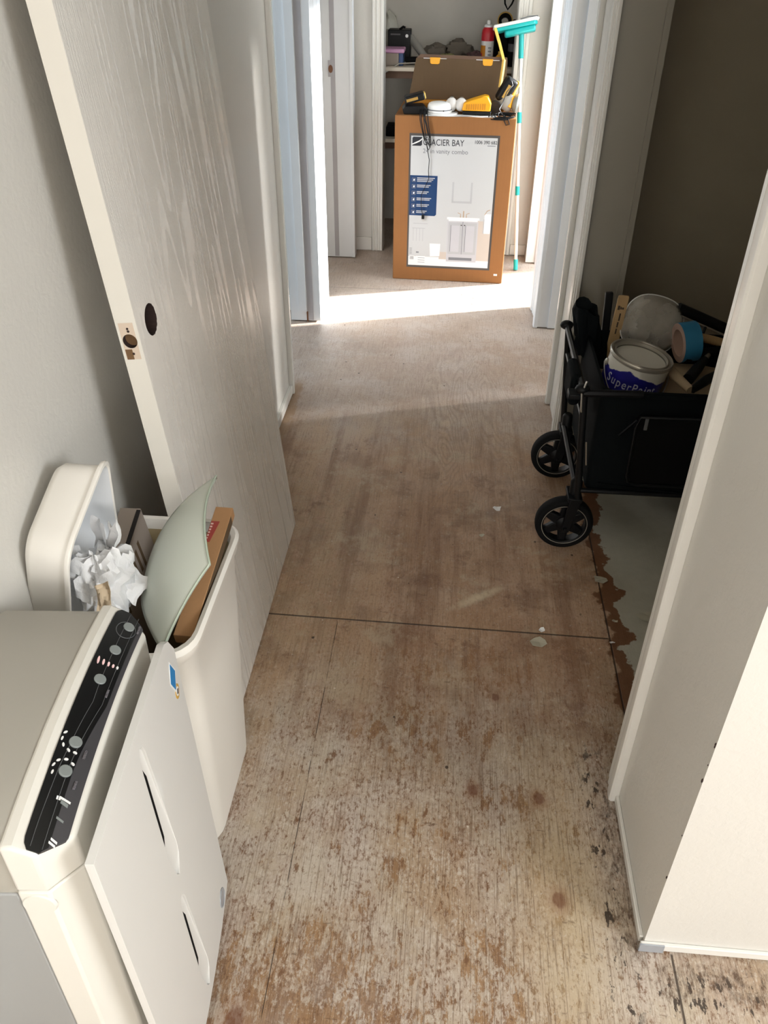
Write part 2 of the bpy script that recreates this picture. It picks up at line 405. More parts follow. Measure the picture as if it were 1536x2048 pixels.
M['print_white'] = plain('print_white', (222, 222, 222), .35, var=.01)
M['print_border'] = plain('print_dark_border', (66, 62, 60), .4)
M['print_navy'] = plain('print_navy', (14, 52, 96), .35)
M['print_logo'] = plain('print_ink_black', (26, 30, 40), .4)
M['print_mid'] = plain('print_mid_grey', (112, 114, 120), .4)
M['print_soft'] = plain('print_soft_grey', (170, 171, 175), .4)
M['print_cab'] = plain('print_cabinet_grey', (180, 180, 186), .4)
M['print_warm'] = plain('print_warm_shadow', (188, 177, 168), .4)
M['print_nickel'] = plain('print_nickel', (168, 148, 128), .4)
M['yellow'] = plain('tool_yellow', (232, 164, 22), .4, var=.05)
M['yellow2'] = plain('pale_yellow_plastic', (238, 196, 96), .45, var=.05)
M['orange_dark'] = plain('amber_print', (190, 122, 20), .6)
M['teal'] = plain('teal_plastic', (16, 168, 168), .35, var=.05)
M['moppad'] = plain('white_microfibre', (240, 238, 232), .9, bump=.5)
M['bulb'] = plain('frosted_bulb_white', (226, 222, 218), .4)
M['red'] = plain('can_red', (186, 20, 36), .35)
M['purple'] = plain('lilac_lid', (196, 146, 184), .4)
M['navybox'] = plain('navy_print', (30, 62, 110), .4)
M['can_label'] = mat_can_label()
M['can_inside'] = plain('grey_paint_film', (112, 109, 98), .25, var=.1)
M['canrim'] = plain('tin_rim_with_paint', (178, 172, 160), .32, metal=.55, var=.2)
M['silverprint'] = plain('silver_lettering', (196, 200, 216), .4)
M['clear'] = mat_clear_plastic()
M['stick'] = mat_stick()
M['inkdark'] = plain('stamped_ink', (58, 44, 32), .7)
M['bluetape'] = plain('blue_masking_tape', (44, 118, 156), .55, var=.06)
M['tapecore'] = plain('tape_side_tan', (176, 146, 130), .7, var=.15)
M['canvas'] = mat_cloth('canvas_drop_cloth', (186, 164, 132))
M['darkcloth'] = mat_cloth('maroon_bag_cloth', (84, 58, 60))
M['greybag'] = mat_cloth('grey_wrap', (98, 90, 80))
M['duct'] = plain('silver_tape', (176, 182, 190), .3, metal=.4, var=.2)
M['chip'] = plain('vinyl_scrap', (186, 180, 160), .6, var=.1)
M['stickblue'] = plain('sticker_blue', (34, 128, 190), .4)
M['stickgold'] = plain('sticker_gold', (202, 160, 72), .4)
M['shelfwood'] = plain('shelf_paint', (206, 196, 180), .5, var=.06)
M['shelfdark'] = plain('shelf_underside', (96, 72, 56), .7)
M['greytube'] = plain('grey_tube', (140, 138, 132), .5, var=.1)
M['greencan'] = plain('olive_pouch', (120, 116, 70), .6, var=.2)
M['gold'] = plain('brass_gold', (170, 136, 70), .4, metal=.5)
M['plasticbag'] = plain('thin_plastic_bag', (170, 168, 156), .3, var=.1)
M['curtain'] = None

# ------------------------------------------------------------------ mesh helper
W = {}
def I(): return Matrix.Identity(4)
def T(x, y, z): return Matrix.Translation((x, y, z))
def R(a, ax): return Matrix.Rotation(a, 4, ax)
def frame(o, xa, ya, za=None):
    xa = Vector(xa).normalized(); ya = Vector(ya); za = Vector(za) if za is not None else xa.cross(ya)
    za = za.normalized(); ya = za.cross(xa).normalized()
    m = I()
    for i in range(3): m[i][0] = xa[i]; m[i][1] = ya[i]; m[i][2] = za[i]; m[i][3] = o[i]
    return m

class MB:
    def __init__(s, m=None): s.bm = bmesh.new(); s.M = m or I()
    def add(s, vs, fs, mi=0, m=None):
        mm = s.M @ m if m is not None else s.M
        bv = [s.bm.verts.new(mm @ Vector(v)) for v in vs]
        for f in fs:
            try:
                bf = s.bm.faces.new([bv[i] for i in f]); bf.material_index = mi
            except ValueError: pass
        return s
    def box(s, x0, x1, y0, y1, z0, z1, mi=0, m=None):
        v = [(x, y, z) for z in (z0, z1) for y in (y0, y1) for x in (x0, x1)]
        return s.add(v, [(0,2,3,1), (4,5,7,6), (0,1,5,4), (2,6,7,3), (0,4,6,2), (1,3,7,5)], mi, m)
    def prism(s, poly, z0, z1, mi=0, m=None):
        n = len(poly)
        a = sum(poly[i][0]*poly[(i+1) % n][1]-poly[(i+1) % n][0]*poly[i][1] for i in range(n))
        if a < 0: poly = poly[::-1]
        v = [(x, y, z0) for x, y in poly]+[(x, y, z1) for x, y in poly]
        f = [tuple(range(n))[::-1], tuple(range(n, 2*n))]+[(i, (i+1) % n, n+(i+1) % n, n+i) for i in range(n)]
        return s.add(v, f, mi, m)
    def loft(s, rings, mi=0, m=None, caps=True, closed=True):
        n = len(rings[0]); v = [p for r in rings for p in r]; f = []
        for k in range(len(rings)-1):
            for i in range(n if closed else n-1):
                a, b = k*n+i, k*n+(i+1) % n
                f.append((a, b, b+n, a+n))
        if caps: f += [tuple(range(n))[::-1], tuple(range((len(rings)-1)*n, len(rings)*n))]
        return s.add(v, f, mi, m)
    def lathe(s, prof, n=24, mi=0, m=None, caps=True, sx=1, sy=1):
        rings = [[(max(r, 1e-5)*math.cos(2*PI*i/n)*sx, max(r, 1e-5)*math.sin(2*PI*i/n)*sy, z) for i in range(n)] for r, z in prof]
        return s.loft(rings, mi, m, caps)
    def tube(s, pts, r, n=8, mi=0, m=None, caps=True):
        pts = [Vector(p) for p in pts]; rings = []; up = Vector((0, 0, 1)); prev = None
        for i, p in enumerate(pts):
            d = (pts[min(i+1, len(pts)-1)]-pts[max(i-1, 0)]).normalized()
            if prev is None:
                a = d.cross(up) if abs(d.z) < .95 else d.cross(Vector((1, 0, 0)))
            else: a = prev-d*prev.dot(d)
            a.normalize(); prev = a; b = d.cross(a)
            rr = r[i] if isinstance(r, (list, tuple)) else r
            rings.append([p+(a*math.cos(2*PI*k/n)+b*math.sin(2*PI*k/n))*rr for k in range(n)])
        return s.loft(rings, mi, m, caps)
    def ball(s, c, r, mi=0, m=None, n=16, sc=(1, 1, 1)):
        prof = [(math.sin(PI*i/(n//2)), -math.cos(PI*i/(n//2))) for i in range(n//2+1)]
        rings = [[(c[0]+max(q, 1e-4)*r*sc[0]*math.cos(2*PI*k/n), c[1]+max(q, 1e-4)*r*sc[1]*math.sin(2*PI*k/n), c[2]+h*r*sc[2]) for k in range(n)] for q, h in prof]
        return s.loft(rings, mi, m)
    def sheet(s, fn, nu, nv, th=0, mi=0, m=None, closed_u=False):
        """surface fn(u,v) with thickness th along its normal"""
        P = [[Vector(fn(i/nu, j/nv)) for j in range(nv+1)] for i in range(nu+1)]
        def nrm(i, j):
            a = P[min(i+1, nu)][j]-P[max(i-1, 0)][j]; b = P[i][min(j+1, nv)]-P[i][max(j-1, 0)]
            c = a.cross(b); return c.normalized() if c.length > 1e-12 else Vector((0, 0, 1))
        v = [P[i][j] for i in range(nu+1) for j in range(nv+1)]; k = nv+1; f = []
        for i in range(nu):
            for j in range(nv): f.append((i*k+j, (i+1)*k+j, (i+1)*k+j+1, i*k+j+1))
        if th:
            o = len(v); v += [P[i][j]-nrm(i, j)*th for i in range(nu+1) for j in range(nv+1)]
            for i in range(nu):
                for j in range(nv): f.append((o+i*k+j, o+i*k+j+1, o+(i+1)*k+j+1, o+(i+1)*k+j))
            for i in range(nu):
                f.append((i*k, o+i*k, o+(i+1)*k, (i+1)*k)); f.append((i*k+nv, (i+1)*k+nv, o+(i+1)*k+nv, o+i*k+nv))
            for j in range(nv):
                f.append((j, j+1, o+j+1, o+j)); f.append((nu*k+j, o+nu*k+j, o+nu*k+j+1, nu*k+j+1))
        return s.add(v, f, mi, m)
    def build(s, name, mats, parent=None, smooth=40, bevel=0, seg=2, cut=None):
        bmesh.ops.recalc_face_normals(s.bm, faces=s.bm.faces)
        me = bpy.data.meshes.new(name)
        if parent is not None: s.bm.transform(W[parent.name].inverted())
        s.bm.to_mesh(me); s.bm.free()
        for mt in (mats if isinstance(mats, (list, tuple)) else [mats]): me.materials.append(mt)
        o = bpy.data.objects.new(name, me); COL.objects.link(o)
        if parent is not None: o.parent = parent
        W[o.name] = W[parent.name].copy() if parent is not None else I()
        if cut is not None:
            for cb in (cut if isinstance(cut, list) else [cut]):
                bmesh.ops.recalc_face_normals(cb.bm, faces=cb.bm.faces)
                cm = bpy.data.meshes.new('cutter')
                if parent is not None: cb.bm.transform(W[parent.name].inverted())
                cb.bm.to_mesh(cm); cb.bm.free()
                for mt in me.materials: cm.materials.append(mt)
                co = bpy.data.objects.new('cutter', cm); COL.objects.link(co)
                if parent is not None: co.parent = parent
                md = o.modifiers.new('cut', 'BOOLEAN'); md.operation = 'DIFFERENCE'; md.object = co; md.solver = 'EXACT'
                bpy.context.view_layer.update()
                nm = bpy.data.meshes.new_from_object(o.evaluated_get(bpy.context.evaluated_depsgraph_get()))
                o.modifiers.clear(); o.data = nm; nm.name = name; me = nm
                bpy.data.objects.remove(co, do_unlink=True); bpy.data.meshes.remove(cm)
        if smooth:
            me.polygons.foreach_set('use_smooth', [True]*len(me.polygons))
            me.set_sharp_from_angle(angle=math.radians(smooth))
        if bevel:
            b = o.modifiers.new('soft_edges', 'BEVEL'); b.width = bevel; b.segments = seg; b.limit_method = 'ANGLE'; b.angle_limit = math.radians(35)
            b.harden_normals = False
        return o

def tag(o, label, cat, group=None, kind=None):
    o['label'] = label; o['category'] = cat
    if group: o['group'] = group
    if kind: o['kind'] = kind
    return o
def thing(name, label, cat, loc=(0, 0, 0), rot=None, group=None):
    o = bpy.data.objects.new(name, None); COL.objects.link(o); o.empty_display_size = .05
    m = T(*loc) @ (rot if rot is not None else I())
    o.matrix_world = m; o.location = m.to_translation(); o.rotation_euler = m.to_euler()
    W[o.name] = m.copy()
    return tag(o, label, cat, group)
def struct(name, mb, mat, label=None, bevel=0, smooth=30, parent=None):
    o = mb.build(name, mat, parent, smooth=smooth, bevel=bevel)
    o['kind'] = 'structure'
    if label: o['label'] = label; o['category'] = name.split('_')[0]
    return o
def text(string, size, m, mat, parent, name='lettering', depth=.0003, align='LEFT', xs=1.0):
    c = bpy.data.curves.new(name, 'FONT'); c.body = string; c.size = size; c.extrude = depth; c.align_x = align
    c.align_y = 'BOTTOM_BASELINE'
    t = bpy.data.objects.new('tmp', c); COL.objects.link(t); bpy.context.view_layer.update()
    me = bpy.data.meshes.new_from_object(t.evaluated_get(bpy.context.evaluated_depsgraph_get()))
    bpy.data.objects.remove(t, do_unlink=True); bpy.data.curves.remove(c)
    me.transform(W[parent.name].inverted() @ m @ Matrix.Diagonal((xs, 1, 1, 1))); me.materials.clear(); me.materials.append(mat); me.name = name
    o = bpy.data.objects.new(name, me); COL.objects.link(o); o.parent = parent; W[o.name] = W[parent.name].copy()
    return o
rnd = random.Random(7)

# ================================================================== SETTING
XL, XLF, XR = -0.63, -0.60, 0.405
H = 2.44
struct('floor', MB().box(-3.2, 3.6, -3.6, 6.0, -0.08, 0.0), M['floor'], 'worn plywood subfloor of the hallway with a vinyl remnant in the closet', smooth=0)
struct('ceiling', MB().box(-3.2, 3.6, -3.6, 6.0, H, H+.08), M['ceiling'], smooth=0)
def wall(name, *boxes, mat='wall', label=None):
    mb = MB()
    for b in boxes: mb.box(*b)
    return struct(name, mb, M[mat], label, smooth=0)
DH = 2.04   # door head height
wall('wall_left', (XL-.12, XL, -3.6, 2.05, 0, H), label='cream painted wall at the left with a soft orange-peel texture')
wall('wall_left_hall', (XLF-.12, XLF, 2.05, 2.885, 0, H), (XLF-.12, XLF, 2.885, 3.575, DH, H), (XLF-.12, XLF, 3.60, 3.86, 0, H), (XLF-.12, XLF, 3.86, 4.515, DH, H), (XLF-.12, XLF, 4.53, 4.65, 0, H))
wall('wall_left_bedroom', (-3.1, -.72, 3.70, 3.78, 0, H), (-3.1, -.72, 1.2, 1.28, 0, H), (-3.18, -3.1, 1.2, 5.4, 0, H))
wall('wall_left_bath', (-3.1, -.72, 4.66, 4.74, 0, H))
wall('wall_end', (-.60, -.455, 4.65, 4.75, 0, H), (.318, .525, 4.65, 4.75, 0, H), (-.455, .318, 4.65, 4.75, DH, H))
wall('wall_closet_far', (-.55, .46, 5.30, 5.38, 0, H), (-.63, -.55, 4.75, 5.38, 0, H), (.40, .48, 4.75, 5.38, 0, H), mat='closet_paint')
wall('wall_right_column', (XR, 3.5, .785, .90, 0, H), (XR, XR+.115, .90, 1.09, 0, H), label='cream column at the right foreground where the hall wall ends')
wall('wall_right_header', (XR, XR+.115, 1.09, 2.57, 2.06, H))
wall('wall_right_hall', (XR, XR+.115, 2.595, 2.93, 0, H), (XR, XR+.115, 2.93, 3.61, DH, H), (XR, XR+.115, 3.625, 3.86, 0, H), (XR, XR+.115, 3.86, 4.52, DH, H), (XR, XR+.115, 4.535, 4.65, 0, H))
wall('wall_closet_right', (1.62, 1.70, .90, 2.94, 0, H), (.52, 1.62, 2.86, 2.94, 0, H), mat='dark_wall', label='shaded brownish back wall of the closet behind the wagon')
# rooms to the right with their windows (sun side), living room behind the camera
WX = 2.4
wall('wall_window_side', (WX, WX+.1, 3.78, 4.0, 0, H), (WX, WX+.1, 4.0, 5.07, 0, .30), (WX, WX+.1, 5.07, 5.9, 0, H), (WX, WX+.1, 4.0, 5.07, 2.40, H))
wall('wall_right_small_room', (1.62, 1.70, 2.94, 2.97, 0, H), (1.62, 1.70, 3.62, 3.70, 0, H), (1.62, 1.70, 2.97, 3.62, 0, .32), (1.62, 1.70, 2.97, 3.62, 2.2, H))
wall('wall_right_rooms_divider', (.52, 2.5, 3.70, 3.78, 0, H))
wall('wall_right_room_far', (.52, 2.5, 5.82, 5.9, 0, H))
wall('wall_living_back', (-.63, 3.5, -3.6, -3.5, 0, H))
wall('wall_living_right', (2.5, 2.6, -3.5, .785, 0, H))
def win(name, x, y0, y1, z0, z1, label):
    mb = MB(); w = .04
    for (a, b, c, d) in ((y0, y0+w, z0, z1), (y1-w, y1, z0, z1), (y0, y1, z0, z0+w), (y0, y1, z1-w, z1)):
        mb.box(x+.02, x+.07, a, b, c, d)
    struct(name, mb, M['trim'], label, smooth=0)
win('window_1', WX, 4.0, 5.07, .30, 2.40, 'tall window of the right room that lets the low sun in')
win('window_2', 1.62, 2.97, 3.62, .32, 2.2, 'window of the small right room behind the added dimming curtain')
def mat_sheer():
    t = NT('sheer_curtain'); a = t.node('ShaderNodeBsdfTransparent'); a.inputs[0].default_value = (.13, .13, .13, 1)
    b = t.node('ShaderNodeBsdfTranslucent'); b.inputs[0].default_value = (.8, .8, .78, 1)
    m = t.node('ShaderNodeMixShader'); m.inputs[0].default_value = .55
    t.l.new(a.outputs[0], m.inputs[1]); t.l.new(b.outputs[0], m.inputs[2]); t.l.new(m.outputs[0], t.out.inputs[0])
    return t.m
cur = MB().sheet(lambda u, v: (1.585+.012*math.sin(v*60), 2.96+.68*v, .2+2.05*u), 6, 60).build('sheer_curtain', mat_sheer())  # unseen curtain added to thin the sun to a faint floor band
tag(cur, 'added sheer curtain, out of view, dimming the sun at the small right room window', 'curtain')

# ---- door and closet trim (vertical casings are profiled strips)
NTRIM = [0]
def trim(mb, mat='trim', label=None, bevel=.0006):
    NTRIM[0] += 1
    return struct('trim_%d' % NTRIM[0], mb, M[mat], label, bevel=bevel)
def casing_x(y0, y1, x, d, z0=0.004, z1=2.1, outer=1, mat='trim', label=None, flute=False):
    """vertical casing on a wall face at X=x that faces direction d (+1/-1); outer=+1: thick side at y1"""
    w = y1-y0
    prof = [(0, .007), (.03, .0095), (.24, .0095), (.27, .0135), (.40, .0135), (.43, .0105), (.50, .0105), (.54, .0165), (.72, .0185), (.94, .0185), (1, .015)]
    if outer < 0: prof = [(1-a, b) for a, b in prof][::-1]
    poly = [(x, y0), ] + [(x+d*b, y0+w*a) for a, b in prof] + [(x, y1)]
    return trim(MB().prism(poly, z0, z1), mat, label)
def casing_y(x0, x1, y, z0=0.004, z1=2.1, mat='trim', label=None):
    """vertical casing on a wall face at Y=y that faces the camera, with flutes"""
    w = x1-x0
    prof = [(0, .012), (.05, .018), (.18, .018), (.22, .013), (.34, .013), (.38, .017), (.50, .017), (.54, .012), (.70, .012), (.75, .016), (.95, .016), (1, .010)]
    poly = [(x0, y)] + [(x0+w*a, y-b) for a, b in prof] + [(x1, y)]
    return trim(MB().prism(poly, z0, z1), mat, label)
# left bedroom doorway
casing_x(2.835, 2.885, XLF, 1, outer=-1, label='near white casing of the left bedroom doorway')
trim(MB().box(XLF-.125, XLF+.002, 2.883, 2.90, 0, DH), 'trim_far', 'near side jamb of the left bedroom doorway')
trim(MB().box(XLF-.125, XLF+.012, 3.572, 3.60, .006, DH).box(XLF-.085, XLF-.05, 3.560, 3.573, .05, DH, 0), 'trim_far', 'far side jamb of the left bedroom doorway, facing the camera, with hinge screw holes')
trim(MB().box(XLF-.048, XLF-.020, 3.570, 3.573, .01, DH), 'trim_bare', 'bare strip on the left bedroom jamb where the stop was')
trim(MB().box(XLF-.052, XLF-.044, 3.5695, 3.573, 0.0, .05), 'brownwood', 'raw split at the foot of the left bedroom jamb', bevel=0)
casing_x(3.590, 3.715, XLF, 1, outer=1, mat='trim_far', label='sunlit white casing on the pier between the two left doorways, nearer half')
casing_x(3.735, 3.868, XLF, 1, outer=-1, mat='trim_far', label='sunlit white casing on the pier between the two left doorways, farther half')
# left bath doorway far jamb
trim(MB().box(XLF-.10, XLF+.05, 4.50, 4.53, .006, DH), 'trim_far', 'far side jamb of the left bath doorway with a strike plate hole')
trim(MB().box(XLF-.045, XLF-.022, 4.4985, 4.501, .01, DH), 'trim_bare', 'bare strip on the far left bath jamb')
trim(MB().box(XLF+.05, XLF+.066, 4.495, 4.56, .006, DH), 'trim_far', 'edge of the casing beside the left bath doorway')
casing_y(-.455, -.395, 4.65, label='left casing of the linen closet')
casing_y(.25, .318, 4.65, label='right fluted casing of the linen closet behind the mop')
trim(MB().box(-.408, -.395, 4.645, 4.76, 0, DH), 'trim', 'left jamb of the linen closet')
trim(MB().box(.25, .262, 4.66, 4.76, 0, DH), 'trim', 'right jamb of the linen closet')
# baseboards
def base(name, x0, x1, y0, y1, h, mat='trim', z0=.006, label=None):
    struct(name, MB().box(x0, x1, y0, y1, z0, h), M[mat], label, bevel=.0015)
base('baseboard_left', XLF, XLF+.013, 2.06, 2.834, .042, label='low white baseboard at the foot of the left hall wall')
base('baseboard_end', -.60, -.457, 4.638, 4.65, .075, label='scuffed baseboard left of the linen closet')
base('baseboard_end_right', .32, .404, 4.638, 4.65, .06, label='baseboard right of the linen closet')
base('baseboard_bedroom', -3.0, -.72, 3.688, 3.70, .075, label='baseboard in the left bedroom')
base('baseboard_column', XR-.007, XR, .792, 1.085, .024, label='thin base strip on the hall face of the column')
base('baseboard_column_front', XR-.007, 2.4, .778, .785, .024, label='thin base strip on the front face of the column')
# right side: near casing of the closet opening (on the column), mid pier casings, doorway jambs
casing_x(1.083, 1.150, XR, -1, outer=-1, label='white casing where the column meets the closet opening')
trim(MB().box(XR, XR+.12, 1.088, 1.102, 0, 2.06), 'trim', 'near jamb of the closet opening')
casing_x(2.545, 2.615, XR, -1, outer=1, label='near casing on the pier between the closet and the right doorway')
casing_x(2.850, 2.925, XR, -1, outer=-1, label='far casing on the pier between the closet and the right doorway')
trim(MB().box(XR+.004, XR+.135, 2.570, 2.596, 0, 2.06).box(XR+.118, XR+.135, 2.560, 2.571, 0, 2.06), 'taupe_trim', 'far jamb of the closet opening, facing the camera, in a darker taupe tone')
trim(MB().box(XR-.004, XR+.13, 2.92, 2.935, 0, DH), 'trim_far', 'near jamb of the first right doorway')
trim(MB().box(XR-.004, XR+.13, 3.605, 3.628, .006, DH).box(XR+.045, XR+.08, 3.595, 3.606, .006, DH), 'trim_far', 'far jamb of the first right doorway, facing the camera')
casing_x(3.600, 3.72, XR, -1, outer=-1, mat='trim_far', label='bluish white casing on the pier between the two right doorways, nearer half')
casing_x(3.745, 3.868, XR, -1, outer=1, mat='trim_far', label='bluish white casing on the pier between the two right doorways, farther half')
trim(MB().box(XR-.004, XR+.13, 4.515, 4.538, .006, DH).box(XR+.045, XR+.08, 4.505, 4.516, .006, DH), 'trim_far', 'far jamb of the second right doorway, brightly lit')
# holes and plates left in the jambs
for (y, pts, lab) in ((3.5708, ((-.672, 1.02), (-.661, .985), (-.668, .955)), 'upper hinge screw hole in the left bedroom jamb'), (3.5708, ((-.668, .200), (-.662, .172), (-.667, .145)), 'lower hinge screw hole in the left bedroom jamb')):
    for k, (x, z) in enumerate(pts):
        o = MB().lathe([(.0035, 0), (.0035, .002)], 10, m=T(x, y, z) @ R(PI/2, 'X')).build('screw_hole', M['hole_dark'])
        tag(o, lab + (', topmost', ', middle', ', lowest')[k], 'hole', kind='structure')
sp = thing('strike_plate_recess', 'pale strike plate recess with a dark latch hole in the far left jamb', 'latch hole', (-.645, 4.497, .93)); sp['kind'] = 'structure'
MB().box(-.657, -.632, 4.4965, 4.4985, .893, .965).build('recess', M['trim_bare'], sp)
MB().lathe([(.011, 0), (.011, .003)], 16, m=T(-.644, 4.498, .928) @ R(PI/2, 'X') , sy=1.6).build('latch_hole', M['brownwood'], sp)
dt = MB().box(XR-.0085, XR+.034, .7762, .779, .003, .0245).build('tape_patch', M['duct']); tag(dt, 'shiny silver tape patch on the foot of the column corner', 'tape patch')
for k, (z, s_) in enumerate(((.550, .0035), (.545, .0028), (.505, .002), (.470, .0045), (.22, .0036), (.335, .002))):
    o = MB().ball((XR-.001, .786, z), s_, sc=(.35, .4, 1.0), n=10).build('corner_chip', M['hole_dark'])
    o['kind'] = 'structure'; tag(o, 'dark chip in the paint of the column corner', 'paint chip', group='chips on the column corner', kind='structure')

# ================================================================== LOOSE DOOR leaning on the left wall
ta = .0845
dm = T(-.4285, 1.235, .0035) @ R(-ta, 'Y')
door = thing('door_slab', 'loose white wood-grain door slab with bored lock holes leaning on the left wall', 'door', (-.4285, 1.235, .0035), R(-ta, 'Y'))
DW, DL, DT = .752, 2.00, .036
hz = .928
slab = MB(dm).box(-DT, 0, 0, DW, 0, DL, 0).build('slab', [M['door'], M['hole_dark']], door, smooth=0,
    cut=[MB(dm).lathe([(.027, -.06), (.027, .03)], 32, 1, m=T(0, .063, hz) @ R(PI/2, 'Y')),
         MB(dm).lathe([(.0125, -.03), (.0125, .0415)], 24, 1, m=T(-.018, .0, hz-.012) @ R(-PI/2, 'X'))])
slab.modifiers.new('soft', 'BEVEL').width = .0012
MB(dm).box(-DT+.0002, -.0002, -.0008, .0002, .002, DL-.002).build('lock_edge', M['door_edge'], door, smooth=0,
    cut=MB(dm).lathe([(.0125, -.03), (.0125, .03)], 24, m=T(-.018, 0, hz-.012) @ R(-PI/2, 'X')))
mort = MB(dm).box(-.031, -.006, -.0012, -.0006, hz-.044, hz+.020).build('latch_mortise', M['bare_mortise'], door, smooth=0,
    cut=MB(dm).lathe([(.0127, -.03), (.0127, .03)], 24, m=T(-.018, 0, hz-.012) @ R(-PI/2, 'X')))
for (x, z, r) in ((-.017, hz+.010, .002), (-.0165, hz+.0055, .0022), (-.017, hz-.034, .0022)):
    MB(dm).lathe([(r, 0), (r, .0006)], 10, m=T(x, -.0012, z) @ R(PI/2, 'X')).build('screw_hole', M['hole_dark'], mort)
MB(dm).box(-.030, -.018, -.0016, -.0011, hz-.044, hz-.026).build('bare_wood_patch', M['hole'], mort)
MB(dm).lathe([(.0275, -.0355), (.0275, -.034)], 24, m=T(0, .063, hz) @ R(PI/2, 'Y')).build('bore_back', M['hole_dark'], door)
MB(dm).lathe([(.0124, .012), (.0124, .02)], 20, m=T(-.018, 0, hz-.012) @ R(-PI/2, 'X')).build('latch_bore_lining', M['hole'], door)

# ================================================================== AIR PURIFIER
th = -.079
pm = frame((-.4255, .4636, 0), (math.cos(th), -math.sin(th), 0), (math.sin(th), math.cos(th), 0))
pur = thing('air_purifier', 'cream and grey air purifier with black control strip standing by the left wall', 'air purifier', (-.4255, .4636, 0), pm.to_3x3().to_4x4())
L_ = .384
def crown(b): return .018*(1-((b-.19)/.2)**2)
def ztop(a, b): return .683+crown(b)-.62*max(a, 0)
# grey body
rings = []
for b in [0.004, .02, .08, .15, .22, .29, .36, .378]:
    z = ztop(0, b)-.002
    e = .0 if .01 < b < .37 else .006
    rings.append([(-.012, b, .004), (-.012, b, z-e), (-.15, b, z-e), (-.168, b, z-.012-e), (-.172, b, .10), (-.168, b, .004)])
body = MB(pm).loft([[p for p in r] for r in rings]).build('body', [M['greyplastic']], pur, smooth=30, bevel=.004, seg=3,
    cut=MB(pm).prism([(-.115, .645), (-.050, .645), (-.062, .605), (-.095, .598), (-.125, .61)], -.012, .02, m=frame((0, .004, 0), (1, 0, 0), (0, 0, 1), (0, 1, 0))))
MB(pm).box(-.13, -.04, .0185, .022, .595, .65).build('hand_grip', M['greyside'], pur, smooth=0)
MB(pm).box(-.169, -.015, .0015, .006, .006, .595).build('side_cover', M['greyside'], pur, bevel=.003)
# cream front frame (below) and control cap (above)
def frame_ring(b, z0, z1f, ch):
    # section at station b; ch = how far the front is cut back (chamfered ends)
    ft = .052-ch
    return [(-.014, b, z0), (-.014, b, z1f(-.014)), (0, b, z1f(0)), (ft, b, z1f(ft)), (ft, b, z0)]
def frame_part(z0, top):
    st = [(0, .030), (.012, .020), (.034, .0), (.08, 0), (.15, 0), (.22, 0), (.29, 0), (.350, 0), (.372, .020), (.384, .030)]
    return MB(pm).loft([frame_ring(b, z0, (lambda a, b=b: top(a, b)), ch) for b, ch in st])
frame_part(.604, lambda a, b: ztop(a, b)).build('control_cap', M['cream'], pur, smooth=25, bevel=.004, seg=3)
frame_part(.006, lambda a, b: .602).build('front_frame', M['cream'], pur, smooth=25, bevel=.003, seg=2)
MB(pm).lathe([(.0, -.006), (.018, -.004), (.020, 0), (.018, .003), (0, .0035)], 24, m=T(.006, .0015, .578) @ R(PI/2, 'X')).build('side_boss', M['cream'], pur)
# control strip overlay on the sloping top
def slope(a, b, lift=0): return (a+lift*.5, b, ztop(a, b)+lift)
def strip(poly_a0, poly_a1, b0, b1, lift, mat, name, parent, n=24, end=None):
    mb = MB(pm); top = []
    for i in range(n+1):
        b = b0+(b1-b0)*i/n
        top.append([slope(poly_a0(b), b, lift), slope(poly_a1(b), b, lift)])
    v = [p for r in top for p in r]+[(p[0]-.001, p[1], p[2]-.003) for r in top for p in r]
    k = 2*(n+1); f = []
    for i in range(n):
        f += [(2*i, 2*i+1, 2*i+3, 2*i+2), (2*i, 2*i+2, k+2*i+2, k+2*i), (2*i+1, k+2*i+1, k+2*i+3, 2*i+3)]
    f += [(0, k, k+1, 1), (2*n, 2*n+1, k+2*n+1, k+2*n)]
    return mb.add(v, f).build(name, mat, parent, smooth=40)
def edge_lo(b):   # left edge
    return .0085 + max(0, (.012-b))*.6 + max(0, (b-.372))*.6
def edge_hi(b):   # right edge with chamfered corners
    lim = .0465
    if b < .026: lim = .0235+(b-.003)*1.0
    if b > .358: lim = .0235+(.381-b)*1.0
    return min(lim, .0465)
panel = strip(edge_lo, edge_hi, .004, .380, .0012, M['blackgloss'], 'control_strip', pur, 60)
def bandx(b):     # boundary of the charcoal field
    base = .0315
    return base+.010*max(0, min(1, (b-.10)/.10))**1.5
strip(lambda b: min(bandx(b), edge_hi(b)-.0004), edge_hi, .006, .374, .0016, M['charcoal'], 'charcoal_field', panel, 60)
for off in (-.013, -.005):
    pts = [slope(min(bandx(b), .046)+off+(-.003 if off < -.01 else 0)*min(1, abs(b-.13)/.1), b, .0021) for b in [.008+.366*i/40 for i in range(41)]]
    MB(pm).tube(pts, .0004, 5).build('printed_line', M['overline'], panel)
def disc(a, b, r, mat, name, parent, h=.0022, sa=1, sb=1, rot=0, n=24):
    nrm = Vector((.62, -0.0, 1)).normalized()
    m = frame(slope(a, b, .0012), (1, 0, -.62), (0, 1, 0), nrm) @ R(rot, 'Z')
    return MB(pm).lathe([(r, 0), (r, h*.7), (r*.9, h)], n, m=m, sx=sa, sy=sb).build(name, mat, parent)
for i in range(40): pass
ringp = [slope(.0285+.0115*math.cos(2*PI*i/32), .341+.0165*math.sin(2*PI*i/32), .002) for i in range(33)]
MB(pm).tube(ringp, .0006, 5).build('printed_ring', M['overline'], panel)
for (a, b, w_) in ((.030, .349, 'POWER'), (.027, .296, ''), (.0245, .238, ''), (.0245, .138, 'SPEED'), (.0245, .099, 'TIMER')):
    disc(a, b, .0078, M['button'], 'button', panel)
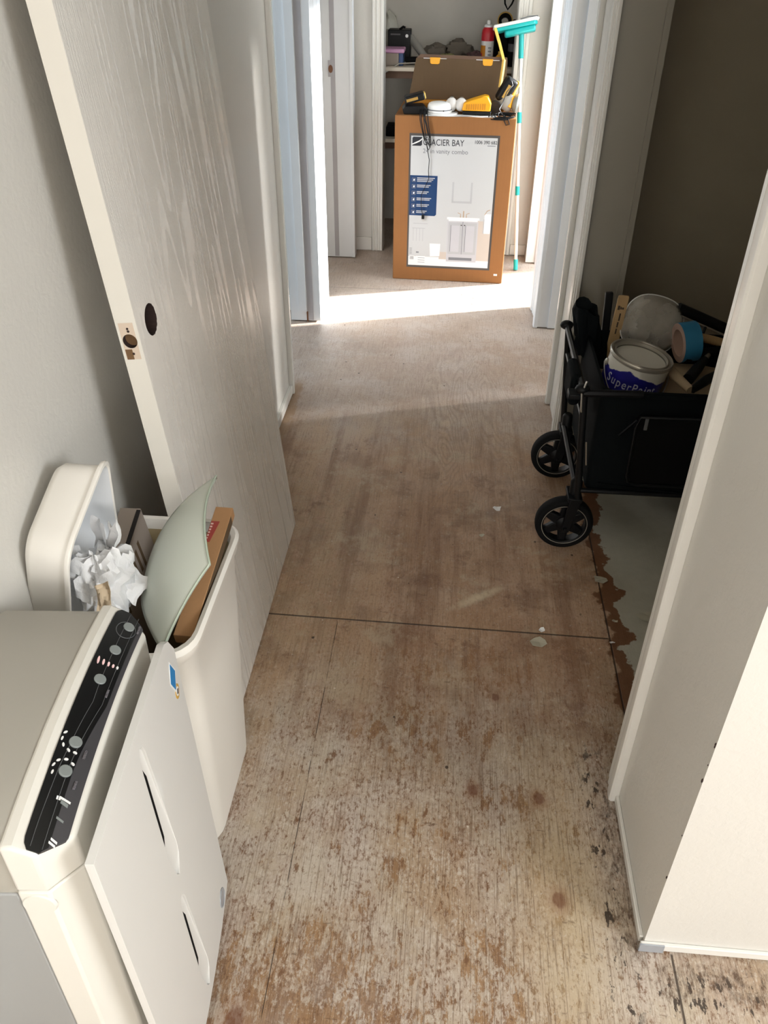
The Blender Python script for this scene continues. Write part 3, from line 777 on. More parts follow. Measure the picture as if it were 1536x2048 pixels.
for i, a in enumerate((.0145, .0205, .0265, .032, .037)):
    disc(a, .268-.0003*i, .0016, M['pink'] if i < 4 else M['white'], 'indicator_light', panel, .0018, 1, (4.0, 3.0, 2.3, 1.7, 1.4)[i], 0.1, 12)
for (a, b, rt) in ((.0118, .146, .8), (.0108, .137, 0), (.0140, .1295, -.5), (.0205, .125, -1.0), (.0275, .1245, -1.4), (.0148, .109, .9), (.0215, .113, 1.4), (.0118, .102, .4), (.0130, .093, 0), (.0290, .110, -1.2)):
    disc(a, b, .0013, M['white'], 'indicator_light', panel, .0018, 1, 2.0, -rt, 12)
for (a, b, sz, sx_) in ((.032, .064, .0095, .62), (.0335, .035, .0065, .62)): pass
def quad(a0, a1, b0, b1, mat, name, skew=0):
    mb = MB(pm); v = [slope(a0, b0, .0021), slope(a1, b0+skew, .0021), slope(a1, b1+skew, .0021), slope(a0, b1, .0021)]
    mb.add(v+[(p[0], p[1], p[2]-.001) for p in v], [(0, 1, 2, 3), (4, 7, 6, 5), (0, 4, 5, 1), (1, 5, 6, 2), (2, 6, 7, 3), (3, 7, 4, 0)])
    return mb.build(name, mat, panel, smooth=0)
quad(.0275, .0385, .0665, .0690, M['white'], 'printed_mark', -.003); quad(.0245, .0285, .0645, .0685, M['white'], 'printed_mark')
quad(.0295, .0370, .0615, .0655, M['button'], 'printed_mark', -.003)
quad(.0300, .0375, .0440, .0465, M['button'], 'printed_mark', -.003)
quad(.0310, .0375, .0205, .0230, M['white'], 'printed_mark', -.003); quad(.0300, .0365, .0165, .0190, M['white'], 'printed_mark', -.003)
for (st_, a, b) in (('POWER', .0435, .352), ('SPEED', .0385, .130), ('TIMER', .0385, .090), ('FILTER', .0385, .223)):
    m = pm @ frame(slope(a, b-.010, .0030), (0, 1, 0), (-1, 0, .62), Vector((.62, 0, 1)).normalized())
    text(st_, .0042, m, M['buttontext'], panel, 'lettering', .0012)
# front panel, standing off the frame and bowed a little
def pa(z): return .083+.018*(1-z/.66)
def pface(b, z): return pa(z)+.006*(1-((b-.177)/.185)**2)
PB0, PB1 = -.002, .362
def ptop(b): return .660+.016*(1-((b-.177)/.185)**2)-max(0, b-.335)*1.5
pv = MB(pm); nb_, nz_ = 18, 14
bs = [PB0+(PB1-PB0)*i/nb_ for i in range(nb_+1)]
rings = []
for b in bs:
    front = []; back = []
    for k in range(nz_+1):
        z = .016+(ptop(b)-.016)*k/nz_
        front.append((pface(b, z), b, z)); back.append((pface(b, z)-.010, b, z))
    rings.append(back+front[::-1])
def slot_cut(b0, b1, z0, z1, d):
    zm = (z0+z1)/2
    poly = [(b0, z0+.06), (b0+.012, z0+.012), (b0+.020, z0), (b1-.002, z0+.03), (b1, z0+.05), (b1-.016, z1-.02), (b1-.022, z1-.004), (b0+.007, z1), (b0+.001, z1-.012), (b0, z1-.04)]
    # a recess deep on the near side and shallow on the far side
    ring0, ring1 = [], []
    for b, z in poly:
        f = (b-b0)/(b1-b0); ring0.append((pface(b, z)+.004, b, z)); ring1.append((pface(b, z)-d*(1-f)-.0006, b, z))
    return MB(pm).loft([ring0, ring1])
fp = pv.loft(rings).build('front_panel', [M['cream_panel']], pur, smooth=35, bevel=.0035, seg=3,
    cut=[slot_cut(.151, .189, .357, .648, .0085), slot_cut(.146, .184, .042, .325, .0085)])
for (b0, b1, z0, z1) in ((.1512, .189, .412, .630), (.1462, .184, .095, .307)):
    mb = MB(pm); n_ = 10; rr_ = []
    for i in range(n_+1):
        z = z0+(z1-z0)*i/n_; wd = .0150*min(1, 4*i/n_+.25, 4*(n_-i)/n_+.25)
        dpt = lambda q: pface(b0+q, z)-.0085*(1-q/(b1-b0))+.0006
        rr_.append([(dpt(.0012)-.003, b0+.0012, z), (dpt(.0012), b0+.0012, z), (dpt(wd), b0+wd, z), (dpt(wd)-.003, b0+wd, z)])
    mb.loft(rr_).build('grip_gap', M['blackmatte'], fp, smooth=0)
def on_panel(b, z, lift=.0004): return (pface(b, z)+lift, b, z)
def panel_frame(b, z): return pm @ frame(on_panel(b, z), (0, 1, 0), (-.03, 0, 1), (1, 0, .03))
MB(panel_frame(.309, .052)).lathe([(.0165, 0), (.0165, .001), (.0145, .0016), (.0145, .0009), (0, .0009)], 28, sy=1.15).build('badge', M['duct'], fp)
st = panel_frame(.324, .600)
MB(st).prism([(0, .031), (.0155, 0), (0, -.031), (-.0155, 0)], 0, .0006).build('sticker', M['white'], fp, smooth=0)
MB(st).prism([(0, .026), (.0128, 0), (0, -.026), (-.0128, 0)], .0004, .0009).build('sticker_print', M['stickblue'], fp, smooth=0)
st2 = panel_frame(.330, .565)
MB(st2).lathe([(.0095, 0), (.0095, .0006)], 24, sy=1.35).build('sticker', M['stickgold'], fp)
MB(st2).lathe([(.006, .0004), (.006, .0009)], 24, sy=1.35).build('sticker_print', M['white'], fp)
MB(st2).box(-.002, .003, -.004, .004, .0006, .0012, 0, R(-.5, 'Z')).build('sticker_print', M['black'], fp, smooth=0)

# ================================================================== WASTE BIN, ITS LID AND CONTENTS
def rrect(x0, x1, y0, y1, r, z, n=6):
    pts = []
    for cx, cy, a0 in ((x1-r, y1-r, 0), (x0+r, y1-r, PI/2), (x0+r, y0+r, PI), (x1-r, y0+r, 1.5*PI)):
        for k in range(n+1):
            a = a0+PI/2*k/n; pts.append((cx+r*math.cos(a), cy+r*math.sin(a), z))
    return pts
BX0, BX1, BY0, BY1, BZ = -.605, -.372, .872, 1.225, .56
bin_ = thing('waste_bin', 'tall ivory plastic waste bin filled with cartons and a glass shade behind the purifier', 'waste bin', (-.485, 1.05, 0))
def bring(k, ins=0, z=None):
    # k: 0 at the rim, 1 at the foot
    z = BZ*(1-k) if z is None else z
    return rrect(BX0+ins+.022*k, BX1-ins-.018*k, BY0+ins+.03*k, BY1-ins-.03*k, .055, z)
shell = MB().loft([bring(1, 0, .002), bring(.98), bring(.6), bring(.3), bring(.06), bring(.045, -.006), bring(0, -.009, BZ-.004), bring(0, -.004, BZ+.003), bring(0, .003, BZ+.001), bring(.04, .005), bring(.4, .005)], caps=False)
shell.add(bring(1, 0, .002), [tuple(range(28))[::-1]])
shell.build('shell', [M['binplastic']], bin_, smooth=45)
MB().loft([bring(.035, .0062), bring(.5, .0062), bring(.9, .006, .05)], caps=False).add(bring(.9, .006, .05), [tuple(range(28))]).build('lining', M['bininside'], bin_, smooth=45)

# lid: a deep rounded tray stood on edge between the wall and the bin contents
lid = thing('bin_lid', 'ivory domed bin lid standing on edge against the left wall', 'bin lid', (-.57, .99, .50))
lm = frame((-.584, 0, .5), (0, 1, 0), (.196, 0, .98))     # x: along the wall, y: up the tilted rim plane, z: towards the hall
LP = [(.906, .222), (1.066, .305), (1.128, .10), (.917, .0)]
def lidring(ins, z, r=.030):
    cx = sum(p[0] for p in LP)/4; cy = sum(p[1] for p in LP)/4; n = len(LP); out = []
    q = []
    for i in range(n):       # inset every side by ins
        (x0, y0), (x1, y1), (x2, y2) = LP[i-1], LP[i], LP[(i+1) % n]
        d1 = Vector((x1-x0, y1-y0)).normalized(); d2 = Vector((x2-x1, y2-y1)).normalized()
        n1 = Vector((d1.y, -d1.x)); n2 = Vector((d2.y, -d2.x))
        k = ins/(1+n1.dot(n2)); q.append(Vector((x1, y1))+(n1+n2)*k)
    for i in range(n):
        p0, p1, p2 = q[i-1], q[i], q[(i+1) % n]
        a_ = p1+(p0-p1).normalized()*(r-.3*ins)*1.3; b_ = p1+(p2-p1).normalized()*(r-.3*ins)*1.3
        for k in range(8):
            t_ = k/7; v_ = a_*(1-t_)**2+p1*2*t_*(1-t_)+b_*t_*t_; out.append((v_.x, v_.y, z))
    return out
MB(lm).loft([lidring(.024, -.074), lidring(.017, -.071), lidring(.010, -.060), lidring(.004, -.006), lidring(-.001, -.005), lidring(-.0025, -.001), lidring(-.002, .002), lidring(.002, .003), lidring(.004, .001)], caps=False).add(lidring(.024, -.074), [tuple(range(32))]).build('dome', M['lidplastic'], lid, smooth=45)
MB(lm).loft([lidring(.0042, .001), lidring(.006, -.006), lidring(.012, -.058), lidring(.019, -.069), lidring(.025, -.071)], caps=False).add(lidring(.025, -.071), [tuple(range(32))[::-1]]).build('inner_face', M['lidinside'], lid, smooth=45)

# taupe carton
tb = thing('carton', 'slim taupe printed carton standing upright in the bin beside the lid', 'carton', (-.56, 1.1, .3))
tm = frame((-.560, 1.185, .610), (.995, .02, -.0), (.03, -.96, -.27))   # x across, y along its top edge toward the camera, z up-ish normal
MB(tm).box(-.018, .020, 0, .30, 0, .30).build('sleeve', M['taupe'], tb, bevel=.001)
MB(tm).box(.0135, .0205, .004, .30, -.0006, .002).build('open_edge', M['carton_dark'], tb, smooth=0)
mb = MB(tm)
for i in range(9):
    mb.box(.0198, .0204, .05+.018*i, .058+.018*i, .03+.004*(i % 2), .10-.006*(i % 3))
mb.build('printed_text', M['card_dark'], tb, smooth=0)
# second carton lower in the bin
MBx = MB(frame((-.600, 1.03, .565), (.9, .25, 0), (.1, -.9, -.3)))
MBx.box(-.02, .06, -.02, .12, 0, .10)
o = MBx.build('carton_flap', M['greyplastic'], None, bevel=.001); tag(o, 'grey carton flap showing under the crumpled paper', 'carton')
# crumpled white paper
def crumple(c, r, seed, sq=(1, 1, 1), amp=.35, n=26):
    mb = MB(); off = Vector((seed*3.1, seed*1.7, seed*.9)); rings = []
    for i in range(n//2+1):
        th_ = PI*i/(n//2); ring = []
        for k in range(n):
            d = Vector((math.sin(th_)*math.cos(2*PI*k/n), math.sin(th_)*math.sin(2*PI*k/n), math.cos(th_)))
            if i in (0, n//2): d = Vector((0, 0, d.z))
            f = mnoise.noise(d*1.9+off); g = abs(mnoise.noise(d*4.3+off*2)); h_ = abs(mnoise.noise(d*9+off))
            q = 1+amp*f*1.2-.42*g-.16*h_
            ring.append((c[0]+d.x*r*q*sq[0], c[1]+d.y*r*q*sq[1], c[2]+d.z*r*q*sq[2]))
        rings.append(ring)
    return mb.loft(rings, caps=False)
cp = thing('crumpled_paper', 'crumpled white paper wrapping on top of the waste bin', 'paper', (-.535, 1.0, .6))
mb = crumple((-.540, .985, .598), .062, 3, (.95, 1.0, 1.2), .30, 40)
mb.build('wad', M['paper'], cp, smooth=50)
def leaf(name, p, ux, uy, w, h, bend, mat, seed):
    ux = Vector(ux).normalized(); uy = Vector(uy).normalized(); nn = ux.cross(uy)
    def f(u, v):
        k = mnoise.noise(Vector((u*2.2+seed, v*2.2, seed)))*.014
        q = Vector(p)+ux*((u-.5)*w*(1+.25*mnoise.noise(Vector((v*3, seed, 0)))))+uy*(v*h*(1+.3*mnoise.noise(Vector((u*3, seed, 5)))))+nn*(bend*v*v+k)
        return q
    MB().sheet(f, 10, 10, .0006).build(name, mat, cp, smooth=22)
leaf('torn_flap', (-.548, 1.03, .625), (.8, -.5, 0), (.1, .25, 1), .040, .062, .012, M['paper'], 1.3)
leaf('torn_flap', (-.528, 1.02, .635), (.7, -.6, .2), (.30, .1, 1), .030, .062, .01, M['paper'], 2.1)
leaf('torn_flap', (-.570, .985, .600), (.8, .2, .1), (-.5, .1, .8), .05, .06, -.02, M['paper'], 3.7)
leaf('torn_flap', (-.520, .945, .610), (.5, -.7, .1), (.7, .1, -.75), .05, .05, -.01, M['paper'], 4.9)
leaf('torn_flap', (-.530, .945, .600), (.9, -.2, .1), (.1, -.35, -.9), .055, .07, .012, M['paper'], 6.2)
leaf('torn_flap', (-.505, 1.0, .610), (.2, .9, .1), (.6, -.2, -.7), .05, .04, -.01, M['paper'], 7.4)
leaf('beige_insert', (-.510, .935, .645), (.85, .1, .35), (.1, -.55, -.80), .026, .060, .004, M['beigepaper'], 8.2)

# bent frosted glass shade: a square of glass slumped to a shallow bowl, standing on a corner
gs = thing('glass_shade', 'square bowed frosted glass lamp shade standing in the waste bin', 'glass shade', (-.42, 1.0, .5))
A_, B_, C_, D_ = Vector((-.396, 1.200, .680)), Vector((-.356, .990, .651)), Vector((-.420, .895, .545)), Vector((-.500, 1.045, .545))
gn = ((B_-A_).cross(D_-A_)).normalized()
if gn.x > 0: gn = -gn
def gsf(u, v):
    p = A_.lerp(B_, u).lerp(D_.lerp(C_, u), v)
    b = (1-(2*u-1)**2)*.018+(1-(2*v-1)**2)*(.030*(1-u)+.006*u)
    return p+gn*b
MB().sheet(gsf, 22, 22, .0).build('pane', M['glass'], gs, smooth=80).modifiers.new('thick', 'SOLIDIFY').thickness = .005
mb = MB()
mb.tube([gsf(i/30, 0) for i in range(31)]+[gsf(1, i/30) for i in range(1, 31)], .0019, 8)
mb.build('polished_edge', M['glass_edge'], gs, smooth=60)
# long cardboard carton leaning in the bin
lc = thing('cardboard_carton', 'narrow brown cardboard carton with a red label leaning in the waste bin', 'carton', (-.39, 1.1, .5))
P0_, P1_ = Vector((-.4075, 1.210, .606)), Vector((-.4125, .932, .547))
um = frame(P0_, (1, -.018, .0), P1_-P0_)
Ld = (P1_-P0_).length
MB(um).box(0, .0325, 0, Ld, 0, .022).build('sleeve', M['card2'], lc, bevel=.001)
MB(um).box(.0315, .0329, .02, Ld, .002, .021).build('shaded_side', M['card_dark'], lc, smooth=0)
rl = MB(um).prism([(.001, .036), (.0165, .036), (.0095, .086), (.001, .084)], -.0004, 0.0002).build('red_label', M['redlabel'], lc, smooth=0)
mb = MB(um)
for i in range(6):
    mb.box(.0018, .0062-.0004*i, .041+.0068*i, .0445+.0068*i, -.0008, -.0003)
mb.build('label_print', M['whiteink'], rl, smooth=0)
o = MB(frame((-.405, .925, .44), (.7, .6, .1), (-.6, .7, .1))).box(-.025, .025, -.010, .010, -.03, .03).build('cardboard_scrap', M['card2'], bevel=.001)
tag(o, 'folded cardboard scrap low in the near end of the waste bin', 'cardboard')

# ================================================================== FOLDING WAGON
wg = thing('folding_wagon', 'black folding utility wagon loaded with painting supplies in the closet opening', 'wagon', (.76, 2.15, 0))
WX0, WX1, WY0, WY1, WZ0, WZ1 = .405, 1.25, 1.945, 2.36, .195, .512
# fabric tub (open top) with a soft sagging floor
def tub(ins, z, sag=0): return rrect(WX0+ins, WX1-ins, WY0+ins, WY1-ins, .03, z, 4)
mb = MB().loft([tub(.012, WZ0+.008), tub(.002, WZ0+.012), tub(-.002, WZ0+.12), tub(.001, WZ1-.02), tub(.004, WZ1), tub(.012, WZ1), tub(.014, WZ1-.02), tub(.016, WZ0+.03)], caps=False)
mb.add(tub(.012, WZ0+.008), [tuple(range(20))[::-1]]); mb.add(tub(.016, WZ0+.03), [tuple(range(20))])
mb.build('fabric_tub', M['fabric'], wg, smooth=50)
def sagf(u, v):
    x = WX0+.03+(WX1-WX0-.06)*u
    return (x, WY0-.004+.02*(1-v)-.006*math.sin(PI*v), WZ0+.012-.022*math.sin(PI*min(1, max(0, u)))-.03*(1-v)+.03)
MB().sheet(sagf, 20, 4, .003).build('sagging_hem', M['fabric'], wg, smooth=60)
MB().tube([(WX0+.05, WY0-.006, WZ1-.004), (WX1-.05, WY0-.006, WZ1-.004)], .008, 8).build('top_binding', M['fabric'], wg)
# side pocket with piping and a zip pull
px0, px1, pz0, pz1 = .505, .98, .245, .452
MB().box(px0, px1, WY0-.014, WY0+.004, pz0, pz1).build('side_pocket', M['blackmatte'], wg, bevel=.008, seg=3)
pk = MB().tube([(px1, WY0-.015, pz0), (px0+.03, WY0-.015, pz0), (px0+.008, WY0-.015, pz0+.008), (px0, WY0-.015, pz0+.03), (px0-.002, WY0-.015, pz1-.03), (px0+.006, WY0-.015, pz1), (px1, WY0-.015, pz1+.005)], .0042, 8).build('piping', M['black'], wg)
zp = thing_ = MB().box(px0+.018, px0+.027, WY0-.019, WY0-.016, pz1-.036, pz1-.002).build('zip_pull', M['overline'], wg, bevel=.001)
MB().tube([(WX0+.06, WY0-.008, pz1-.02-.04), (px0-.002, WY0-.012, pz1-.01)], .003, 6).build('webbing_strap', M['black'], wg)
# steel frame: corner posts, top rails, bottom rails
def post(x, y):
    MB().tube([(x-.015, y, WZ0-.02), (x-.030, y, .35), (x-.045, y, WZ1+.01)], .0095, 10).build('corner_post', M['metalblack'], wg)
for y in (WY0-.005, WY1+.005):
    post(WX0-.002, y)
    MB().tube([(WX1+.015, y, WZ0-.02), (WX1+.03, y, .35), (WX1+.045, y, WZ1+.01)], .0095, 10).build('corner_post', M['metalblack'], wg)
    MB().tube([(WX0-.02, y, WZ0+.016), (WX1+.02, y, WZ0+.016)], .007, 8).build('bottom_rail', M['metalblack'], wg)
    MB().ball((WX0-.052, y, WZ1+.008), .017, n=12, sc=(1.2, 1, .8)).build('corner_joint', M['black'], wg)
MB().tube([(WX0-.038, WY0, .43), (WX0-.038, WY1, .43)], .007, 8).build('cross_bar', M['metalblack'], wg)
MB().tube([(WX0-.050, WY0-.005, WZ1+.005), (WX0-.050, WY1+.005, WZ1+.005)], .009, 8).build('cross_bar', M['metalblack'], wg)
MB().tube([(WX0-.018, WY0-.005, WZ0-.005), (WX0-.018, WY1+.005, WZ0-.005)], .009, 8).build('cross_bar', M['metalblack'], wg)
MB().tube([(WX0-.05, WY0-.012, WZ1), (WX0+.10, WY0-.012, WZ1+.004)], .010, 8).build('rail_sleeve', M['black'], wg)
MB().box(WX0-.075, WX0-.045, WY0+.05, WY0+.17, .44, .53).build('strap_pouch', M['fabric'], wg, bevel=.012, seg=3)
MB().box(WX0-.085, WX0-.05, WY0-.01, WY0+.03, .490, .505, 0, T(0, 0, 0)).build('buckle_tab', M['black'], wg, bevel=.003)
MB().tube([(WX0-.048, WY0-.017, .46), (WX0-.055, WY0-.017, .515), (WX0-.045, WY0-.012, .545)], .0028, 6).build('wire_latch', M['steel'], wg)
MB().tube([(WX0-.012, WY0-.016, .30), (WX0-.022, WY0-.016, .37)], .0022, 6).build('wire_latch', M['steel'], wg)
# folded handle and canopy poles at the far left corner
MB().tube([(WX0-.005, WY1-.01, .50), (WX0-.022, WY1-.01, .575), (WX0-.018, WY1-.03, .60)], .024, 10).build('folded_canopy', M['fabric'], wg)
def fold(u, v):
    a = 2*PI*u
    r = .030+.008*math.sin(3*a+v*4)+.006*math.sin(5*a)
    return (WX0+.015+math.cos(a)*r*1.1-.02*v, WY1-.03+math.sin(a)*r, .44+.145*v+.010*math.sin(2*a))
MB().sheet(fold, 28, 8, .003).build('folded_canopy', M['fabric'], wg, smooth=60)
MB(frame((WX0+.062, WY1+.005, .53), (1, 0, .06), (0, 1, 0))).box(-.011, .011, -.008, .008, -.07, .095).build('handle_bar', M['black'], wg, bevel=.003)
# wheels
def wheel(cx, cy, full=True):
    w = thing_w = bpy.data.objects.new('wheel', None); COL.objects.link(w); w.parent = wg
    W[w.name] = W[wg.name].copy()
    wm = T(cx, cy, .083) @ R(PI/2, 'X')    # wheel axis along the world Y
    tyre = [(.063, -.016), (.0665, -.019), (.077, -.019), (.0815, -.014), (.083, -.006), (.083, .006), (.0815, .014), (.077, .019), (.0665, .019), (.063, .016)]
    MB(wm).lathe(tyre+[tyre[0]], 48, caps=False).build('tyre', M['rubber'], w, smooth=50)
    MB(wm).lathe([(.0595, -.014), (.064, -.0175), (.064, .0175), (.0595, .014), (.0595, -.014)], 48, caps=False).build('rim', M['black'], w, smooth=50)
    for zf in (.0178, -.0178):
        MB(wm).tube([(.0645*math.cos(2*PI*i/48), .0645*math.sin(2*PI*i/48), zf) for i in range(49)], .0011, 6, caps=False).build('rim_line', M['ringgrey'], w)
    for k in range(6):
        a = 2*PI*k/6+PI/2+.0
        MB(wm @ R(a, 'Z')).prism([(.012, -.017), (.060, -.0105), (.060, .0105), (.012, .017)], -.009, .009).build('spoke', M['black'], w, bevel=.003)
    MB(wm).lathe([(0, -.020), (.014, -.020), (.024, -.013), (.024, .013), (.014, .020), (0, .020)], 32).build('hub', M['black'], w, smooth=40)
    # swivel fork
    fk = MB(); top = .205
    fk.box(cx-.004, cx+.036, cy-.034, cy+.034, .172, .186)
    for sy in (-1, 1):
        fk.prism([(cx+.002, top-.02), (cx+.034, top-.02), (cx+.012, .070), (cx-.012, .070)], 0, .006, 0, frame((0, cy+sy*.030, 0), (1, 0, 0), (0, 0, 1), (0, -1, 0)))
    fk.lathe([(.017, .17), (.017, .225), (.010, .235)], 16, m=T(cx+.018, cy, 0))
    fk.build('fork', M['black'], w, bevel=.002)
    MB(wm).lathe([(.004, -.042), (.007, -.038), (.007, -.034), (.007, .034), (.004, .042)], 12).build('axle_bolt', M['metalblack'], w)
for cx in (.365, 1.27):
    wheel(cx, 1.965); wheel(cx+.012, 2.345)

# ---- contents of the wagon
# canvas drop cloth heaped in the tub
def cloth(u, v):
    x = .43+.78*u; y = 1.975+.355*v
    z = .435+.030*mnoise.noise(Vector((u*4.2, v*2.5, 1.3)))+.018*mnoise.noise(Vector((u*9, v*6, 4)))+.035*math.sin(PI*u)*math.sin(PI*v)-.04*max(0, .32-u)*3
    return (x, y, z)
dc = MB().sheet(cloth, 60, 36, .004).build('drop_cloth', M['canvas'], smooth=60)
tag(dc, 'rumpled beige canvas drop cloth heaped inside the wagon', 'drop cloth')
for k, (pts, lab) in enumerate(((((.60, 2.20, .50), (.622, 2.10, .495), (.650, 2.03, .487)), 'thick beige fold of cloth rope lying right of the paint can'), )):
    o = MB().tube([Vector(p) for p in pts], [.012, .014, .011], 10).build('cloth_roll', M['canvas']); tag(o, 'rolled beige cloth edge lying right of the paint can', 'cloth')
# paint can
ca = frame((.497, 2.125, .368), (.985, 0, -.17), (0, 1, .06))
can = thing('paint_can', 'open gallon paint can with blue label and dripped white paint in the wagon', 'paint can', ca.to_translation(), ca.to_3x3().to_4x4())
rC, hC = .0845, .182
mb = MB(ca).lathe([(rC-.003, 0), (rC, .002), (rC, .006), (rC-.002, .008), (rC-.002, hC-.014), (rC, hC-.011), (rC+.0015, hC-.008)], 48, caps=False).add([(0, 0, 0)], [])
# the label reads its height above the can's own foot
cw = MB(ca).lathe([(rC-.003, 0), (rC, .002), (rC, .006), (rC-.002, .008), (rC-.002, hC-.014)], 48).build('wall', M['can_label'], can, smooth=50)
MB(ca).lathe([(rC-.002, hC-.014), (rC+.002, hC-.010), (rC+.0025, hC-.003), (rC+.001, hC), (rC-.003, hC-.001), (rC-.0045, hC-.007), (rC-.0085, hC-.008), (rC-.0105, hC-.002), (rC-.013, hC-.002), (rC-.014, hC-.010), (rC-.014, hC-.07)], 48, caps=False).build('rim', M['canrim'], can, smooth=40)
MB(ca).lathe([(rC-.0145, hC-.010), (rC-.0148, hC-.046), (rC-.018, hC-.050), (.0001, hC-.050)], 48, caps=False).build('paint_film', M['can_inside'], can, smooth=60)
MB(ca).lathe([(.010, 0), (.010, .004), (.006, .007)], 16, m=frame((-rC+.002, 0, hC-.042), (0, 1, 0), (0, 0, 1), (-1, 0, 0))).build('ear', M['canrim'], can)
MB(ca).lathe([(.010, 0), (.010, .004), (.006, .007)], 16, m=frame((rC-.002, 0, hC-.042), (0, 1, 0), (0, 0, 1), (1, 0, 0))).build('ear', M['canrim'], can)
bail = [((rC+.006)*math.cos(a), -abs(math.sin(a))*.095 if True else 0, hC-.042-abs(math.sin(a))*.075) for a in [PI*i/24 for i in range(25)]]
MB(ca).tube(bail, .0018, 6).build('bail_wire', M['steel'], can)
# lettering wraps round the wall
word = 'SuperPaint'; adv = [.030, .0265, .0275, .0265, .0185, .0285, .026, .0125, .0265, .0165]
tot = sum(adv)*.64; ang = -PI/2-.30-tot/2/rC
lt = None
for ch, ad in zip(word, adv):
    ad *= .64; a = ang+ad/2/rC
    m = ca @ frame((rC*math.cos(a)-.0012*math.cos(a), rC*math.sin(a)-.0012*math.sin(a), .106), (-math.sin(a), math.cos(a), 0), (0, 0, 1), (math.cos(a), math.sin(a), 0))
    text(ch, .035, m, M['silverprint'], cw, 'lettering', .0006, 'CENTER', .80)
    ang += ad/rC
# stir paddle
pd = thing('stir_stick', 'wooden paint stir stick with stamped lettering standing behind the can', 'stir stick', (.485, 2.305, .5))
sm = frame((.482, 2.30, .475), (.995, 0, -.06), (.06, .02, .995))
pw = MB(sm).prism([(-.006, -.035), (.006, -.035), (.011, .0), (.0155, .02), (.0155, .160), (.013, .164), (-.013, .164), (-.0155, .160), (-.0155, .02), (-.011, 0)], -.002, .002).build('paddle', M['stick'], pd, bevel=.0008)
mb = MB(sm)
for (x0, x1, y0, y1) in ((-.010, -.004, .122, .134), (-.003, .000, .124, .132), (.0005, .0035, .124, .130), (.004, .0075, .124, .130), (-.002, .002, .050, .066), (-.002, .002, .070, .086), (-.001, .003, .090, .112)):
    mb.box(x0, x1, y0, y1, -.0026, .0026)
mb.build('stamped_print', M['inkdark'], pw, smooth=0)
# cloudy plastic bowl leaning behind the can
cl = frame((.588, 2.315, .552), (.96, .05, -.26), (.22, .28, .93))
def sq_ring(r, z): return [(r*math.cos(a)*(1+.075*(1-math.cos(4*a))/2), .90*r*math.sin(a)*(1+.075*(1-math.cos(4*a))/2), z) for a in [2*PI*i/56 for i in range(56)]]
ob = MB(cl).loft([sq_ring(r, z) for r, z in [(.0001, .0452), (.060, .0448), (.072, .040), (.081, .020), (.0865, .002), (.090, .0), (.091, -.003), (.0875, -.004), (.084, .001), (.0785, .019), (.070, .0375), (.058, .0425), (.0001, .0428)]], caps=False)
pb = thing('plastic_bowl', 'cloudy clear plastic bowl tilted up behind the paint can', 'bowl', cl.to_translation())
ob.build('bowl_shell', M['clear'], pb, smooth=50)
MB(cl).tube(sq_ring(.0900, -.001)+sq_ring(.0900, -.001)[:1], .0017, 8, caps=False).build('rolled_rim', M['white'], pb)
# blue tape roll
tp = frame((.662, 2.245, .543), (-.30, .93, .2), (.15, -.10, .98))
tp = frame((.645, 2.235, .541), (.22, .97, 0), (.0, -.02, 1))            # z axis points to the left
zt = Vector((-.975, -.16, -.12)).normalized(); xt = Vector((.30, -.93, .2)); tp = frame((.648, 2.225, .536), xt - zt*xt.dot(zt), zt.cross(xt), zt)
tr = thing('masking_tape', 'roll of blue masking tape lying on its edge on the drop cloth', 'tape', tp.to_translation())
MB(tp).lathe([(.0400, -.048), (.0555, -.048), (.0555, 0), (.0400, 0), (.0400, -.048)], 48, caps=False).build('tape_roll', M['bluetape'], tr, smooth=40)
MB(tp).lathe([(.0375, -.0475), (.0402, -.0475), (.0550, .0006), (.0375, .0006), (.0375, -.0475)], 48, caps=False).build('core', M['tapecore'], tr, smooth=40)
# tools lying on the cloth
def tool(name, label, cat, segs, loc):
    t = thing(name, label, cat, loc)
    for nm, pts, r, mt, n in segs:
        MB().tube(pts, r, n).build(nm, M[mt], t, smooth=50)
    return t
tool('caulking_gun', 'black caulking gun lying behind the blue tape', 'caulking gun', (('cradle', [(.655, 2.33, .598), (.75, 2.335, .560), (.90, 2.34, .500)], .0165, 'black', 10), ('plunger_rod', [(.66, 2.305, .585), (.74, 2.31, .553), (.86, 2.31, .505)], .003, 'steel', 6), ('trigger', [(.735, 2.30, .556), (.725, 2.28, .535), (.72, 2.28, .528)], .004, 'black', 6)), (.75, 2.33, .55))
tool('roller_handle', 'pale wooden roller handle sticking out behind the blue tape', 'roller handle', (('handle', [(.70, 2.275, .540), (.76, 2.28, .525), (.86, 2.29, .498)], [.011, .013, .012], 'stick', 12),), (.76, 2.28, .52))
tool('screwdriver', 'black handled tool with a round butt end below the tape', 'screwdriver', (('grip', [(.655, 2.085, .492), (.69, 2.14, .500), (.72, 2.19, .505)], [.016, .015, .010], 'black', 14), ('ferrule', [(.72, 2.19, .505), (.735, 2.215, .508)], [.008, .007], 'steel', 10)), (.68, 2.12, .5))
tool('putty_knife', 'black handled putty knife lying at the front of the drop cloth', 'putty knife', (('grip', [(.655, 2.030, .488), (.70, 2.07, .500), (.745, 2.105, .508), (.765, 2.12, .510)], [.010, .014, .012, .009], 'black', 12), ('ferrule', [(.765, 2.12, .510), (.785, 2.135, .512)], [.008, .009], 'steel', 10)), (.7, 2.07, .49))
tool('utility_knife', 'dark utility knife lying under the tape roll', 'knife', (('grip', [(.665, 2.19, .504), (.72, 2.22, .512), (.80, 2.26, .512)], [.011, .012, .010], 'blackmatte', 12),), (.7, 2.2, .5))

